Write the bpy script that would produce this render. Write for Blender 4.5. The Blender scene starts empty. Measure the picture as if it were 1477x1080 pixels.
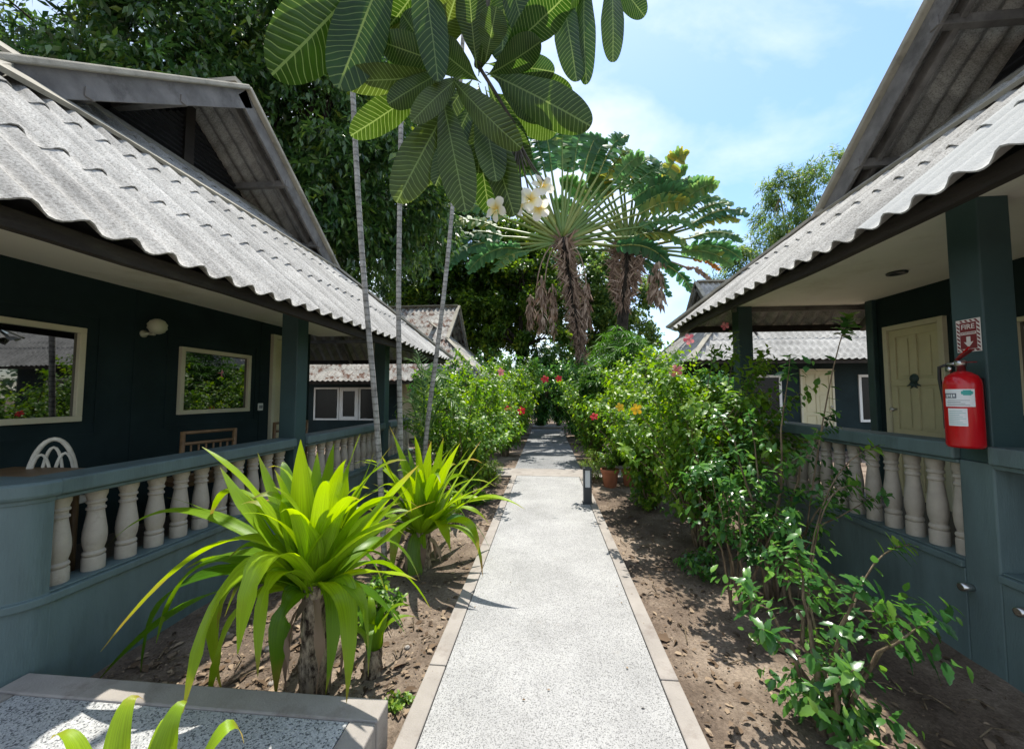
import bpy, math, random
import numpy as np
from mathutils import Vector, Matrix
PI = math.pi
scene = bpy.context.scene
col = scene.collection
UP = np.array([0., 0., 1.])

# ------------------------------------------------------------------ camera
FPX, CX, CY = 550.0, 738.5, 540.0
YAW, PITCH = math.radians(5.2), math.radians(3.12)
CAM = np.array([0., 0., 1.5])
camd = bpy.data.cameras.new("camera")
camd.sensor_width = 36.0
camd.lens = 36.0 * FPX / 1477.0
camd.clip_start, camd.clip_end = 0.05, 2000
cam = bpy.data.objects.new("camera", camd)
cam.location = CAM
cam.rotation_euler = (PI / 2 + PITCH, 0, YAW)
col.objects.link(cam)
scene.camera = cam
RM = np.array(cam.rotation_euler.to_matrix())


def at(px, py, d):
    """world point seen at a pixel of the photograph at a real depth of d metres"""
    return CAM + d * (RM @ np.array([(px - CX) / FPX, -(py - CY) / FPX, -1.0]))


def on_ground(px, py, z=0.0):
    r = RM @ np.array([(px - CX) / FPX, -(py - CY) / FPX, -1.0])
    return CAM + r * ((z - CAM[2]) / r[2])


# ------------------------------------------------------------------ materials
class NT:
    def __init__(self, m):
        m.use_nodes = True
        self.t = m.node_tree
        self.t.nodes.clear()

    def n(self, kind, **kw):
        nd = self.t.nodes.new(kind)
        for k, v in kw.items():
            if k in nd.inputs:
                nd.inputs[k].default_value = v
            else:
                setattr(nd, k, v)
        return nd

    def l(self, a, ao, b, bi):
        self.t.links.new(a.outputs[ao], b.inputs[bi])


def c4(c):
    return (c[0], c[1], c[2], 1.0)


def ramp(nt, stops):
    r = nt.n('ShaderNodeValToRGB')
    el = r.color_ramp.elements
    while len(el) < len(stops):
        el.new(0.5)
    for e, (p, c) in zip(el, stops):
        e.position = p
        e.color = c4(c) if len(c) == 3 else c
    return r


def mat(name, base, rough=0.7, var=0.15, scale=6.0, bump=0.0, bscale=80.0, spec=0.5, metal=0.0, dirt=None, dscale=3.0, stretch=None):
    m = bpy.data.materials.new(name)
    nt = NT(m)
    out = nt.n('ShaderNodeOutputMaterial')
    b = nt.n('ShaderNodeBsdfPrincipled', Roughness=rough, Metallic=metal)
    b.inputs['Specular IOR Level'].default_value = spec
    nt.l(b, 0, out, 0)
    tc = nt.n('ShaderNodeTexCoord')
    src, so = tc, 'Object'
    if stretch:
        mp = nt.n('ShaderNodeMapping')
        mp.inputs['Scale'].default_value = stretch
        nt.l(tc, 'Object', mp, 0)
        src, so = mp, 0
    nz = nt.n('ShaderNodeTexNoise', Scale=scale, Detail=6.0, Roughness=0.6)
    nt.l(src, so, nz, 'Vector')
    lo = [max(0, x * (1 - var)) for x in base]
    hi = [min(1, x * (1 + var)) for x in base]
    r = ramp(nt, [(0.3, lo), (0.7, hi)])
    nt.l(nz, 'Fac', r, 0)
    last = r
    if dirt:
        n2 = nt.n('ShaderNodeTexNoise', Scale=dscale, Detail=8.0, Roughness=0.7)
        nt.l(src, so, n2, 'Vector')
        r2 = ramp(nt, [(0.52, (0, 0, 0)), (0.72, (1, 1, 1))])
        nt.l(n2, 'Fac', r2, 0)
        mx = nt.n('ShaderNodeMix', data_type='RGBA')
        nt.l(r2, 0, mx, 'Factor')
        nt.t.links.new(r.outputs[0], mx.inputs[6])
        mx.inputs[7].default_value = c4(dirt)
        nt.t.links.new(mx.outputs[2], b.inputs['Base Color'])
    else:
        nt.l(r, 0, b, 'Base Color')
    if bump:
        n3 = nt.n('ShaderNodeTexNoise', Scale=bscale, Detail=4.0)
        nt.l(src, so, n3, 'Vector')
        bp = nt.n('ShaderNodeBump', Strength=bump, Distance=0.01)
        nt.l(n3, 'Fac', bp, 'Height')
        nt.l(bp, 0, b, 'Normal')
    return m


def leaf_mat(name, cols, rough=0.4, trans=0.35, tcol=None, spec=0.4, stain=None):
    """cols: ramp of colours read through the per-leaf 'var' attribute"""
    m = bpy.data.materials.new(name)
    nt = NT(m)
    out = nt.n('ShaderNodeOutputMaterial')
    at_ = nt.n('ShaderNodeAttribute', attribute_name='var')
    r = ramp(nt, [(i / max(1, len(cols) - 1), c) for i, c in enumerate(cols)])
    nt.l(at_, 'Fac', r, 0)
    cs = r
    b = nt.n('ShaderNodeBsdfPrincipled', Roughness=rough)
    b.inputs['Specular IOR Level'].default_value = spec
    nt.l(cs, 0, b, 'Base Color')
    t = nt.n('ShaderNodeBsdfTranslucent')
    hs = nt.n('ShaderNodeHueSaturation', Hue=0.485, Saturation=1.1, Value=1.5)
    nt.l(cs, 0, hs, 'Color')
    nt.l(hs, 0, t, 'Color')
    mx = nt.n('ShaderNodeMixShader', Fac=trans)
    nt.l(b, 0, mx, 1)
    nt.l(t, 0, mx, 2)
    nt.l(mx, 0, out, 0)
    return m


def veined_leaf_mat(name, c0, c1, vein, step, trans=0.35, k=0.35, rough=0.4, midw=0.05, latw=0.12):
    """broad leaf with a pale midrib and side veins, drawn on the leaf's own UV"""
    m = bpy.data.materials.new(name)
    nt = NT(m)
    out = nt.n('ShaderNodeOutputMaterial')
    uv = nt.n('ShaderNodeUVMap', uv_map='UVMap')
    sp = nt.n('ShaderNodeSeparateXYZ')
    nt.l(uv, 0, sp, 0)
    ab = nt.n('ShaderNodeMath', operation='ABSOLUTE')
    nt.l(sp, 'X', ab, 0)
    mu = nt.n('ShaderNodeMath', operation='MULTIPLY')
    nt.l(ab, 0, mu, 0)
    mu.inputs[1].default_value = k
    sb = nt.n('ShaderNodeMath', operation='SUBTRACT')
    vn = nt.n('ShaderNodeTexNoise', Scale=5.0, Detail=2.0)
    tcv = nt.n('ShaderNodeTexCoord')
    nt.l(tcv, 'Object', vn, 'Vector')
    va = nt.n('ShaderNodeMath', operation='MULTIPLY_ADD')
    nt.l(vn, 'Fac', va, 0)
    va.inputs[1].default_value = 0.13
    nt.l(sp, 'Y', va, 2)
    nt.l(va, 0, sb, 0)
    nt.l(mu, 0, sb, 1)
    dv = nt.n('ShaderNodeMath', operation='MULTIPLY')
    nt.l(sb, 0, dv, 0)
    dv.inputs[1].default_value = 1.0 / step
    fr = nt.n('ShaderNodeMath', operation='PINGPONG')
    nt.l(dv, 0, fr, 0)
    fr.inputs[1].default_value = 0.5
    lt = nt.n('ShaderNodeMath', operation='LESS_THAN')
    nt.l(fr, 0, lt, 0)
    lt.inputs[1].default_value = latw / 2
    lm = nt.n('ShaderNodeMath', operation='LESS_THAN')
    nt.l(ab, 0, lm, 0)
    lm.inputs[1].default_value = midw
    mxv = nt.n('ShaderNodeMath', operation='MAXIMUM')
    nt.l(lt, 0, mxv, 0)
    nt.l(lm, 0, mxv, 1)
    at_ = nt.n('ShaderNodeAttribute', attribute_name='var')
    r = ramp(nt, [(0, c0), (1, c1)])
    nt.l(at_, 'Fac', r, 0)
    mx = nt.n('ShaderNodeMix', data_type='RGBA')
    sc_ = nt.n('ShaderNodeMath', operation='MULTIPLY')
    nt.l(mxv, 0, sc_, 0)
    sc_.inputs[1].default_value = 0.6
    nt.l(sc_, 0, mx, 'Factor')
    nt.t.links.new(r.outputs[0], mx.inputs[6])
    mx.inputs[7].default_value = c4(vein)
    n5 = nt.n('ShaderNodeTexNoise', Scale=14.0, Detail=5.0, Roughness=0.65)
    nt.l(tcv, 'Object', n5, 'Vector')
    m5 = nt.n('ShaderNodeMapRange')
    m5.inputs['From Min'].default_value = 0.3
    m5.inputs['From Max'].default_value = 0.7
    m5.inputs['To Min'].default_value = 0.65
    m5.inputs['To Max'].default_value = 1.3
    nt.l(n5, 'Fac', m5, 0)
    h5 = nt.n('ShaderNodeHueSaturation')
    nt.l(m5, 0, h5, 'Value')
    nt.l(r, 0, h5, 'Color')
    nt.t.links.new(h5.outputs[0], mx.inputs[6])
    b = nt.n('ShaderNodeBsdfPrincipled', Roughness=rough)
    nt.t.links.new(mx.outputs[2], b.inputs['Base Color'])
    bp = nt.n('ShaderNodeBump', Strength=0.4, Distance=0.004)
    nt.l(fr, 0, bp, 'Height')
    nt.l(bp, 0, b, 'Normal')
    t = nt.n('ShaderNodeBsdfTranslucent')
    hs = nt.n('ShaderNodeHueSaturation', Hue=0.48, Saturation=1.1, Value=1.7)
    nt.t.links.new(mx.outputs[2], hs.inputs['Color'])
    nt.l(hs, 0, t, 'Color')
    ms = nt.n('ShaderNodeMixShader', Fac=trans)
    nt.l(b, 0, ms, 1)
    nt.l(t, 0, ms, 2)
    nt.l(ms, 0, out, 0)
    return m


def strap_mat(name, c0, c1, tipc, trans=0.4):
    m = bpy.data.materials.new(name)
    nt = NT(m)
    out = nt.n('ShaderNodeOutputMaterial')
    uv = nt.n('ShaderNodeUVMap', uv_map='UVMap')
    sp = nt.n('ShaderNodeSeparateXYZ')
    nt.l(uv, 0, sp, 0)
    at_ = nt.n('ShaderNodeAttribute', attribute_name='var')
    r = ramp(nt, [(0, c0), (1, c1)])
    nt.l(at_, 'Fac', r, 0)
    # fine lengthwise streaks
    mp = nt.n('ShaderNodeMapping')
    mp.inputs['Scale'].default_value = (14, 0.8, 1)
    nt.l(uv, 0, mp, 0)
    nz = nt.n('ShaderNodeTexNoise', Scale=1.6, Detail=3.0)
    nt.l(mp, 0, nz, 'Vector')
    hs0 = nt.n('ShaderNodeHueSaturation')
    mr = nt.n('ShaderNodeMapRange')
    mr.inputs['From Min'].default_value = 0.3
    mr.inputs['From Max'].default_value = 0.7
    mr.inputs['To Min'].default_value = 0.55
    mr.inputs['To Max'].default_value = 1.3
    nt.l(nz, 'Fac', mr, 0)
    nt.l(mr, 0, hs0, 'Value')
    nt.l(r, 0, hs0, 'Color')
    # yellowed, browned tips on some leaves
    n2 = nt.n('ShaderNodeTexNoise', Scale=3.0, Detail=4.0)
    tc = nt.n('ShaderNodeTexCoord')
    nt.l(tc, 'Object', n2, 'Vector')
    ad = nt.n('ShaderNodeMath', operation='MULTIPLY_ADD')
    nt.l(sp, 'Y', ad, 0)
    ad.inputs[1].default_value = 0.8
    nt.l(n2, 'Fac', ad, 2)
    rt = ramp(nt, [(0.98, (0, 0, 0)), (1.0, (0, 0, 0))])
    mr2 = nt.n('ShaderNodeMapRange')
    mr2.inputs['From Min'].default_value = 1.18
    mr2.inputs['From Max'].default_value = 1.4
    nt.l(ad, 0, mr2, 0)
    mx = nt.n('ShaderNodeMix', data_type='RGBA')
    nt.l(mr2, 0, mx, 'Factor')
    nt.t.links.new(hs0.outputs[0], mx.inputs[6])
    mx.inputs[7].default_value = c4(tipc)
    b = nt.n('ShaderNodeBsdfPrincipled', Roughness=0.38)
    nt.t.links.new(mx.outputs[2], b.inputs['Base Color'])
    bp = nt.n('ShaderNodeBump', Strength=0.25, Distance=0.004)
    nt.l(nz, 'Fac', bp, 'Height')
    nt.l(bp, 0, b, 'Normal')
    t = nt.n('ShaderNodeBsdfTranslucent')
    hs = nt.n('ShaderNodeHueSaturation', Hue=0.485, Saturation=1.05, Value=1.5)
    nt.t.links.new(mx.outputs[2], hs.inputs['Color'])
    nt.l(hs, 0, t, 'Color')
    ms = nt.n('ShaderNodeMixShader', Fac=trans)
    nt.l(b, 0, ms, 1)
    nt.l(t, 0, ms, 2)
    nt.l(ms, 0, out, 0)
    return m


def pebble_mat(name, light, mid, dark, scale):
    """washed-pebble concrete: small stones of several greys in pale cement"""
    m = bpy.data.materials.new(name)
    nt = NT(m)
    out = nt.n('ShaderNodeOutputMaterial')
    b = nt.n('ShaderNodeBsdfPrincipled', Roughness=0.75)
    nt.l(b, 0, out, 0)
    tc = nt.n('ShaderNodeTexCoord')
    v = nt.n('ShaderNodeTexVoronoi', Scale=scale)
    nt.l(tc, 'Object', v, 'Vector')
    sp = nt.n('ShaderNodeSeparateXYZ')
    nt.l(v, 'Color', sp, 0)
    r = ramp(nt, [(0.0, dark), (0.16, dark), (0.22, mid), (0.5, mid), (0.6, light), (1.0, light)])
    nt.l(sp, 'X', r, 0)
    nz = nt.n('ShaderNodeTexNoise', Scale=1.7, Detail=8.0, Roughness=0.65)
    nt.l(tc, 'Object', nz, 'Vector')
    mr = nt.n('ShaderNodeMapRange')
    mr.inputs['From Min'].default_value = 0.3
    mr.inputs['From Max'].default_value = 0.7
    mr.inputs['To Min'].default_value = 0.74
    mr.inputs['To Max'].default_value = 1.10
    nt.l(nz, 'Fac', mr, 0)
    hs = nt.n('ShaderNodeHueSaturation')
    nt.l(mr, 0, hs, 'Value')
    nt.l(r, 0, hs, 'Color')
    # sparse brown stains
    n2 = nt.n('ShaderNodeTexNoise', Scale=6.0, Detail=6.0, Roughness=0.7)
    nt.l(tc, 'Object', n2, 'Vector')
    r2 = ramp(nt, [(0.62, (0, 0, 0)), (0.8, (0.5, 0.5, 0.5))])
    nt.l(n2, 'Fac', r2, 0)
    mx = nt.n('ShaderNodeMix', data_type='RGBA')
    nt.l(r2, 0, mx, 'Factor')
    nt.t.links.new(hs.outputs[0], mx.inputs[6])
    mx.inputs[7].default_value = (0.23, 0.19, 0.15, 1)
    nt.t.links.new(mx.outputs[2], b.inputs['Base Color'])
    bp = nt.n('ShaderNodeBump', Strength=0.5, Distance=0.004)
    nt.l(v, 'Distance', bp, 'Height')
    nt.l(bp, 0, b, 'Normal')
    return m


def roof_mat(name):
    m = bpy.data.materials.new(name)
    nt = NT(m)
    out = nt.n('ShaderNodeOutputMaterial')
    b = nt.n('ShaderNodeBsdfPrincipled', Roughness=0.9)
    b.inputs['Specular IOR Level'].default_value = 0.2
    nt.l(b, 0, out, 0)
    tc = nt.n('ShaderNodeTexCoord')
    n1 = nt.n('ShaderNodeTexNoise', Scale=90.0, Detail=5.0, Roughness=0.75)
    nt.l(tc, 'Object', n1, 'Vector')
    r1 = ramp(nt, [(0.34, (0.17, 0.16, 0.145)), (0.46, (0.37, 0.36, 0.335)), (0.62, (0.52, 0.51, 0.48))])
    nt.l(n1, 'Fac', r1, 0)
    # large blotches and rain streaks
    n2 = nt.n('ShaderNodeTexNoise', Scale=1.8, Detail=8.0, Roughness=0.7)
    nt.l(tc, 'Object', n2, 'Vector')
    mr = nt.n('ShaderNodeMapRange')
    mr.inputs['From Min'].default_value = 0.3
    mr.inputs['From Max'].default_value = 0.7
    mr.inputs['To Min'].default_value = 0.7
    mr.inputs['To Max'].default_value = 1.2
    nt.l(n2, 'Fac', mr, 0)
    hs = nt.n('ShaderNodeHueSaturation')
    nt.l(mr, 0, hs, 'Value')
    nt.l(r1, 0, hs, 'Color')
    mps = nt.n('ShaderNodeMapping')
    mps.inputs['Scale'].default_value = (0.7, 9.0, 0.7)
    nt.l(tc, 'Object', mps, 0)
    n6 = nt.n('ShaderNodeTexNoise', Scale=1.0, Detail=7.0, Roughness=0.7)
    nt.l(mps, 0, n6, 'Vector')
    m6 = nt.n('ShaderNodeMapRange')
    m6.inputs['From Min'].default_value = 0.36
    m6.inputs['From Max'].default_value = 0.58
    m6.inputs['To Min'].default_value = 0.66
    m6.inputs['To Max'].default_value = 1.08
    nt.l(n6, 'Fac', m6, 0)
    mm6 = nt.n('ShaderNodeMath', operation='MULTIPLY')
    nt.l(m6, 0, mm6, 0)
    nt.l(mr, 0, mm6, 1)
    nt.l(mm6, 0, hs, 'Value')
    # brown moss / rust blotches where 'moss' is set
    am = nt.n('ShaderNodeAttribute', attribute_name='moss')
    n3 = nt.n('ShaderNodeTexNoise', Scale=4.0, Detail=8.0, Roughness=0.75)
    nt.l(tc, 'Object', n3, 'Vector')
    r3 = ramp(nt, [(0.5, (0, 0, 0)), (0.6, (1, 1, 1))])
    nt.l(n3, 'Fac', r3, 0)
    mm = nt.n('ShaderNodeMath', operation='MULTIPLY')
    nt.l(r3, 0, mm, 0)
    nt.l(am, 'Fac', mm, 1)
    mx = nt.n('ShaderNodeMix', data_type='RGBA')
    nt.l(mm, 0, mx, 'Factor')
    nt.t.links.new(hs.outputs[0], mx.inputs[6])
    mx.inputs[7].default_value = (0.12, 0.06, 0.04, 1)
    # a few newer, cleaner sheets
    av = nt.n('ShaderNodeAttribute', attribute_name='var')
    my = nt.n('ShaderNodeMix', data_type='RGBA')
    nt.l(av, 'Fac', my, 'Factor')
    nt.t.links.new(mx.outputs[2], my.inputs[6])
    my.inputs[7].default_value = (0.40, 0.41, 0.40, 1)
    nt.t.links.new(my.outputs[2], b.inputs['Base Color'])
    bp = nt.n('ShaderNodeBump', Strength=0.4, Distance=0.006)
    nt.l(n1, 'Fac', bp, 'Height')
    nt.l(bp, 0, b, 'Normal')
    return m


def soil_mat(name):
    m = bpy.data.materials.new(name)
    nt = NT(m)
    out = nt.n('ShaderNodeOutputMaterial')
    b = nt.n('ShaderNodeBsdfPrincipled', Roughness=0.95)
    b.inputs['Specular IOR Level'].default_value = 0.15
    nt.l(b, 0, out, 0)
    tc = nt.n('ShaderNodeTexCoord')
    n1 = nt.n('ShaderNodeTexNoise', Scale=1.3, Detail=8.0, Roughness=0.65)
    nt.l(tc, 'Object', n1, 'Vector')
    r1 = ramp(nt, [(0.3, (0.065, 0.047, 0.036)), (0.5, (0.185, 0.142, 0.108)), (0.68, (0.37, 0.30, 0.235))])
    nt.l(n1, 'Fac', r1, 0)
    n2 = nt.n('ShaderNodeTexNoise', Scale=55.0, Detail=6.0, Roughness=0.75)
    nt.l(tc, 'Object', n2, 'Vector')
    mr = nt.n('ShaderNodeMapRange')
    mr.inputs['From Min'].default_value = 0.3
    mr.inputs['From Max'].default_value = 0.7
    mr.inputs['To Min'].default_value = 0.5
    mr.inputs['To Max'].default_value = 1.35
    nt.l(n2, 'Fac', mr, 0)
    hs = nt.n('ShaderNodeHueSaturation')
    nt.l(mr, 0, hs, 'Value')
    nt.l(r1, 0, hs, 'Color')
    nt.l(hs, 0, b, 'Base Color')
    bp = nt.n('ShaderNodeBump', Strength=0.8, Distance=0.02)
    nt.l(n2, 'Fac', bp, 'Height')
    nt.l(bp, 0, b, 'Normal')
    return m


def bark_mat(name, c0, c1, ring=0.0, scale=18.0, stretch=(1, 1, 0.25)):
    m = bpy.data.materials.new(name)
    nt = NT(m)
    out = nt.n('ShaderNodeOutputMaterial')
    b = nt.n('ShaderNodeBsdfPrincipled', Roughness=0.9)
    b.inputs['Specular IOR Level'].default_value = 0.2
    nt.l(b, 0, out, 0)
    tc = nt.n('ShaderNodeTexCoord')
    mp = nt.n('ShaderNodeMapping')
    mp.inputs['Scale'].default_value = stretch
    nt.l(tc, 'Object', mp, 0)
    nz = nt.n('ShaderNodeTexNoise', Scale=scale, Detail=8.0, Roughness=0.7)
    nt.l(mp, 0, nz, 'Vector')
    r = ramp(nt, [(0.40, c0), (0.58, c1)])
    nt.l(nz, 'Fac', r, 0)
    if ring:
        w = nt.n('ShaderNodeTexWave', bands_direction='Z', Scale=ring, Distortion=1.5, Detail=2.0)
        nt.l(tc, 'Object', w, 'Vector')
        rr = ramp(nt, [(0.0, (0.45, 0.45, 0.45)), (0.25, (1, 1, 1))])
        nt.l(w, 'Fac', rr, 0)
        mx = nt.n('ShaderNodeMix', data_type='RGBA', blend_type='MULTIPLY')
        mx.inputs[0].default_value = 0.8
        nt.t.links.new(r.outputs[0], mx.inputs[6])
        nt.t.links.new(rr.outputs[0], mx.inputs[7])
        nt.t.links.new(mx.outputs[2], b.inputs['Base Color'])
    else:
        nt.l(r, 0, b, 'Base Color')
    bp = nt.n('ShaderNodeBump', Strength=0.8, Distance=0.02)
    nt.l(nz, 'Fac', bp, 'Height')
    nt.l(bp, 0, b, 'Normal')
    return m


M = dict(
    soil=soil_mat('soil'),
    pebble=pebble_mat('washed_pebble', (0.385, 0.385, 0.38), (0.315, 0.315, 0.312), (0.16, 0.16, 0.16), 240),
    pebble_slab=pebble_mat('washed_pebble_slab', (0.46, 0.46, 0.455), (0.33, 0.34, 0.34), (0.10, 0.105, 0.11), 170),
    pebble_shaded=pebble_mat('washed_pebble_shaded', (0.24, 0.245, 0.25), (0.18, 0.185, 0.19), (0.10, 0.10, 0.105), 180),  # path pebble darkened for the far stretch: tree shade put into the colour
    concrete=mat('smooth_concrete', (0.28, 0.255, 0.23), 0.85, 0.18, 3.0, 0.25, 120, dirt=(0.17, 0.14, 0.12), dscale=5),
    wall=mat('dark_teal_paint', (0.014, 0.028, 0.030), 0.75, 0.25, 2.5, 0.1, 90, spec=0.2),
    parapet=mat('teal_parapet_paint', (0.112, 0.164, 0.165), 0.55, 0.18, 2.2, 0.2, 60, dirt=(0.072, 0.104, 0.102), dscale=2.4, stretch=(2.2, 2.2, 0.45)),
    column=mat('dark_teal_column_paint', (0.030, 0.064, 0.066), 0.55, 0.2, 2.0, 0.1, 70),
    cream=mat('cream_paint', (0.60, 0.56, 0.40), 0.5, 0.08, 4.0),
    doorpaint=mat('cream_door_paint', (0.58, 0.53, 0.33), 0.5, 0.08, 4.0),
    soffit=mat('cream_soffit_paint', (0.80, 0.79, 0.69), 0.7, 0.06, 1.2, dirt=(0.60, 0.58, 0.46), dscale=1.2),
    baluster=mat('stone_baluster', (0.42, 0.37, 0.30), 0.75, 0.14, 8.0, 0.15, 90, dirt=(0.28, 0.24, 0.19), dscale=7),
    white=mat('white_paint', (0.78, 0.78, 0.75), 0.4, 0.05, 4.0),
    timber=mat('dark_timber', (0.024, 0.019, 0.015), 0.85, 0.5, 5.0, 0.4, 60, dirt=(0.06, 0.055, 0.038), dscale=4, stretch=(1, 0.3, 1)),
    grey_timber=mat('weathered_timber', (0.16, 0.15, 0.14), 0.9, 0.4, 4.0, 0.4, 70, dirt=(0.05, 0.045, 0.04), dscale=3.0),
    cap=mat('fibre_cement_cap', (0.30, 0.28, 0.23), 0.9, 0.25, 3.0, 0.3, 90, dirt=(0.14, 0.13, 0.10), dscale=3.5),
    louvre=mat('black_louvre', (0.012, 0.012, 0.014), 0.8, 0.3),
    roof=roof_mat('fibre_cement_roof'),
    glass=mat('dark_window_glass', (0.004, 0.005, 0.005), 0.015, 0.0, spec=1.0),
    darkpane=mat('dull_window_pane', (0.006, 0.007, 0.008), 0.25, 0.0, spec=0.25),
    curtain=mat('pale_curtain', (0.35, 0.36, 0.33), 0.9, 0.2),
    black=mat('black_metal', (0.02, 0.02, 0.022), 0.4, 0.1),
    dgrey=mat('charcoal_metal', (0.045, 0.05, 0.055), 0.4, 0.1),
    diffuser=mat('milky_diffuser', (0.72, 0.74, 0.74), 0.3, 0.04),
    red=mat('red_enamel', (0.50, 0.006, 0.012), 0.22, 0.05, 3.0),
    darkred=mat('dark_red_print', (0.18, 0.012, 0.015), 0.5, 0.05),
    signwhite=mat('sign_white', (0.72, 0.66, 0.62), 0.5, 0.05),
    label=mat('paper_label', (0.74, 0.76, 0.77), 0.5, 0.04),
    tealprint=mat('teal_print', (0.04, 0.36, 0.33), 0.5, 0.04),
    inkgrey=mat('grey_ink', (0.12, 0.14, 0.16), 0.6, 0.1),
    steel=mat('brushed_steel', (0.55, 0.55, 0.54), 0.3, 0.05, metal=1.0),
    terracotta=mat('terracotta', (0.36, 0.13, 0.065), 0.8, 0.2, 7.0, 0.2, 60),
    rattan=mat('white_rattan', (0.62, 0.58, 0.48), 0.6, 0.15, 20),
    bamboo=mat('brown_bamboo', (0.17, 0.10, 0.045), 0.5, 0.3, 14),
    tablewood=mat('brown_table_wood', (0.16, 0.10, 0.05), 0.5, 0.3, 5),
    floor=mat('porch_floor', (0.10, 0.09, 0.08), 0.6, 0.2),
    shell=mat('shell_shade', (0.55, 0.57, 0.42), 0.35, 0.1),
    bark_dark=bark_mat('dark_bark', (0.012, 0.010, 0.008), (0.055, 0.045, 0.035)),
    bark_stem=bark_mat('shrub_bark', (0.10, 0.07, 0.045), (0.26, 0.20, 0.13), scale=25),
    bark_palm=bark_mat('pale_palm_bark', (0.22, 0.21, 0.19), (0.40, 0.39, 0.36), ring=5.5, scale=12, stretch=(1, 1, 1)),
    bark_crinum=bark_mat('papery_crinum_bark', (0.035, 0.022, 0.015), (0.42, 0.34, 0.24), scale=22, stretch=(1.3, 1.3, 0.5)),
    bark_plum=bark_mat('plumeria_bark', (0.05, 0.05, 0.045), (0.13, 0.12, 0.10), scale=10, stretch=(1, 1, 1)),
    dead=leaf_mat('dead_leaf', [(0.10, 0.065, 0.045), (0.26, 0.18, 0.13), (0.46, 0.35, 0.26)], 0.85, 0.12, spec=0.15),
    litter=leaf_mat('fallen_leaf', [(0.05, 0.035, 0.024), (0.12, 0.08, 0.05), (0.20, 0.145, 0.10), (0.34, 0.26, 0.18)], 0.85, 0.05, spec=0.15),
    hib=leaf_mat('hibiscus_leaf', [(0.030, 0.095, 0.014), (0.09, 0.21, 0.022), (0.20, 0.34, 0.030), (0.34, 0.43, 0.045)], 0.42, 0.46, spec=0.5),
    hibd=leaf_mat('hibiscus_leaf_glossy', [(0.022, 0.085, 0.028), (0.055, 0.165, 0.038), (0.115, 0.27, 0.045), (0.24, 0.40, 0.055)], 0.27, 0.40, spec=0.6),
    lime=leaf_mat('lime_leaf', [(0.05, 0.12, 0.015), (0.12, 0.24, 0.02), (0.24, 0.34, 0.03), (0.33, 0.38, 0.04)], 0.45, 0.35),
    fine=leaf_mat('papyrus_leaf', [(0.015, 0.06, 0.012), (0.035, 0.115, 0.02), (0.07, 0.185, 0.025), (0.13, 0.26, 0.04)], 0.45, 0.35),
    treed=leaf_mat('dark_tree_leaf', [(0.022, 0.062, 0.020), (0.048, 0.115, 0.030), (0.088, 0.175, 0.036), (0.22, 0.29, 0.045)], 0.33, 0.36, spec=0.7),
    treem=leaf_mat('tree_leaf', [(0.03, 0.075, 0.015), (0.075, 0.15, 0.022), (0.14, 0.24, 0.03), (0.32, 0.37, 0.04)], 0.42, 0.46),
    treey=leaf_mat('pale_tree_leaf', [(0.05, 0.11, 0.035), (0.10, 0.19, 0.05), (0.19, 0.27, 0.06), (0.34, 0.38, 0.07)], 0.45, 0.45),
    rav=leaf_mat('fan_palm_leaf', [(0.05, 0.14, 0.065), (0.08, 0.20, 0.08), (0.14, 0.27, 0.09), (0.42, 0.36, 0.05)], 0.45, 0.5),
    ravp=leaf_mat('fan_palm_petiole', [(0.08, 0.15, 0.04), (0.16, 0.25, 0.06), (0.27, 0.30, 0.08)], 0.45, 0.1),
    orange=leaf_mat('orange_leaf', [(0.45, 0.17, 0.02), (0.62, 0.27, 0.03)], 0.5, 0.3),
    palmleaf=leaf_mat('palm_frond', [(0.03, 0.08, 0.02), (0.06, 0.14, 0.035), (0.14, 0.22, 0.08)], 0.35, 0.3),
    plum=veined_leaf_mat('plumeria_leaf', (0.012, 0.058, 0.007), (0.07, 0.10, 0.014), (0.24, 0.34, 0.11), 0.037, 0.42, k=0.085, latw=0.13, midw=0.035),
    crin=strap_mat('crinum_leaf', (0.036, 0.15, 0.008), (0.36, 0.54, 0.016), (0.34, 0.22, 0.06), 0.48),
    petalw=leaf_mat('white_petal', [(0.80, 0.62, 0.12), (0.82, 0.79, 0.55), (0.84, 0.83, 0.76)], 0.5, 0.35),
    petalr=leaf_mat('red_petal', [(0.45, 0.01, 0.015), (0.62, 0.03, 0.02)], 0.5, 0.3),
    petalp=leaf_mat('pink_petal', [(0.55, 0.12, 0.14), (0.72, 0.32, 0.30)], 0.5, 0.3),
    petaly=leaf_mat('yellow_petal', [(0.62, 0.40, 0.02), (0.75, 0.5, 0.03)], 0.5, 0.3),
)
# varnished glass reflects more than plain paint
gb = [n for n in M['glass'].node_tree.nodes if n.type == 'BSDF_PRINCIPLED'][0]
gb.inputs['IOR'].default_value = 1.9


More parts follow.
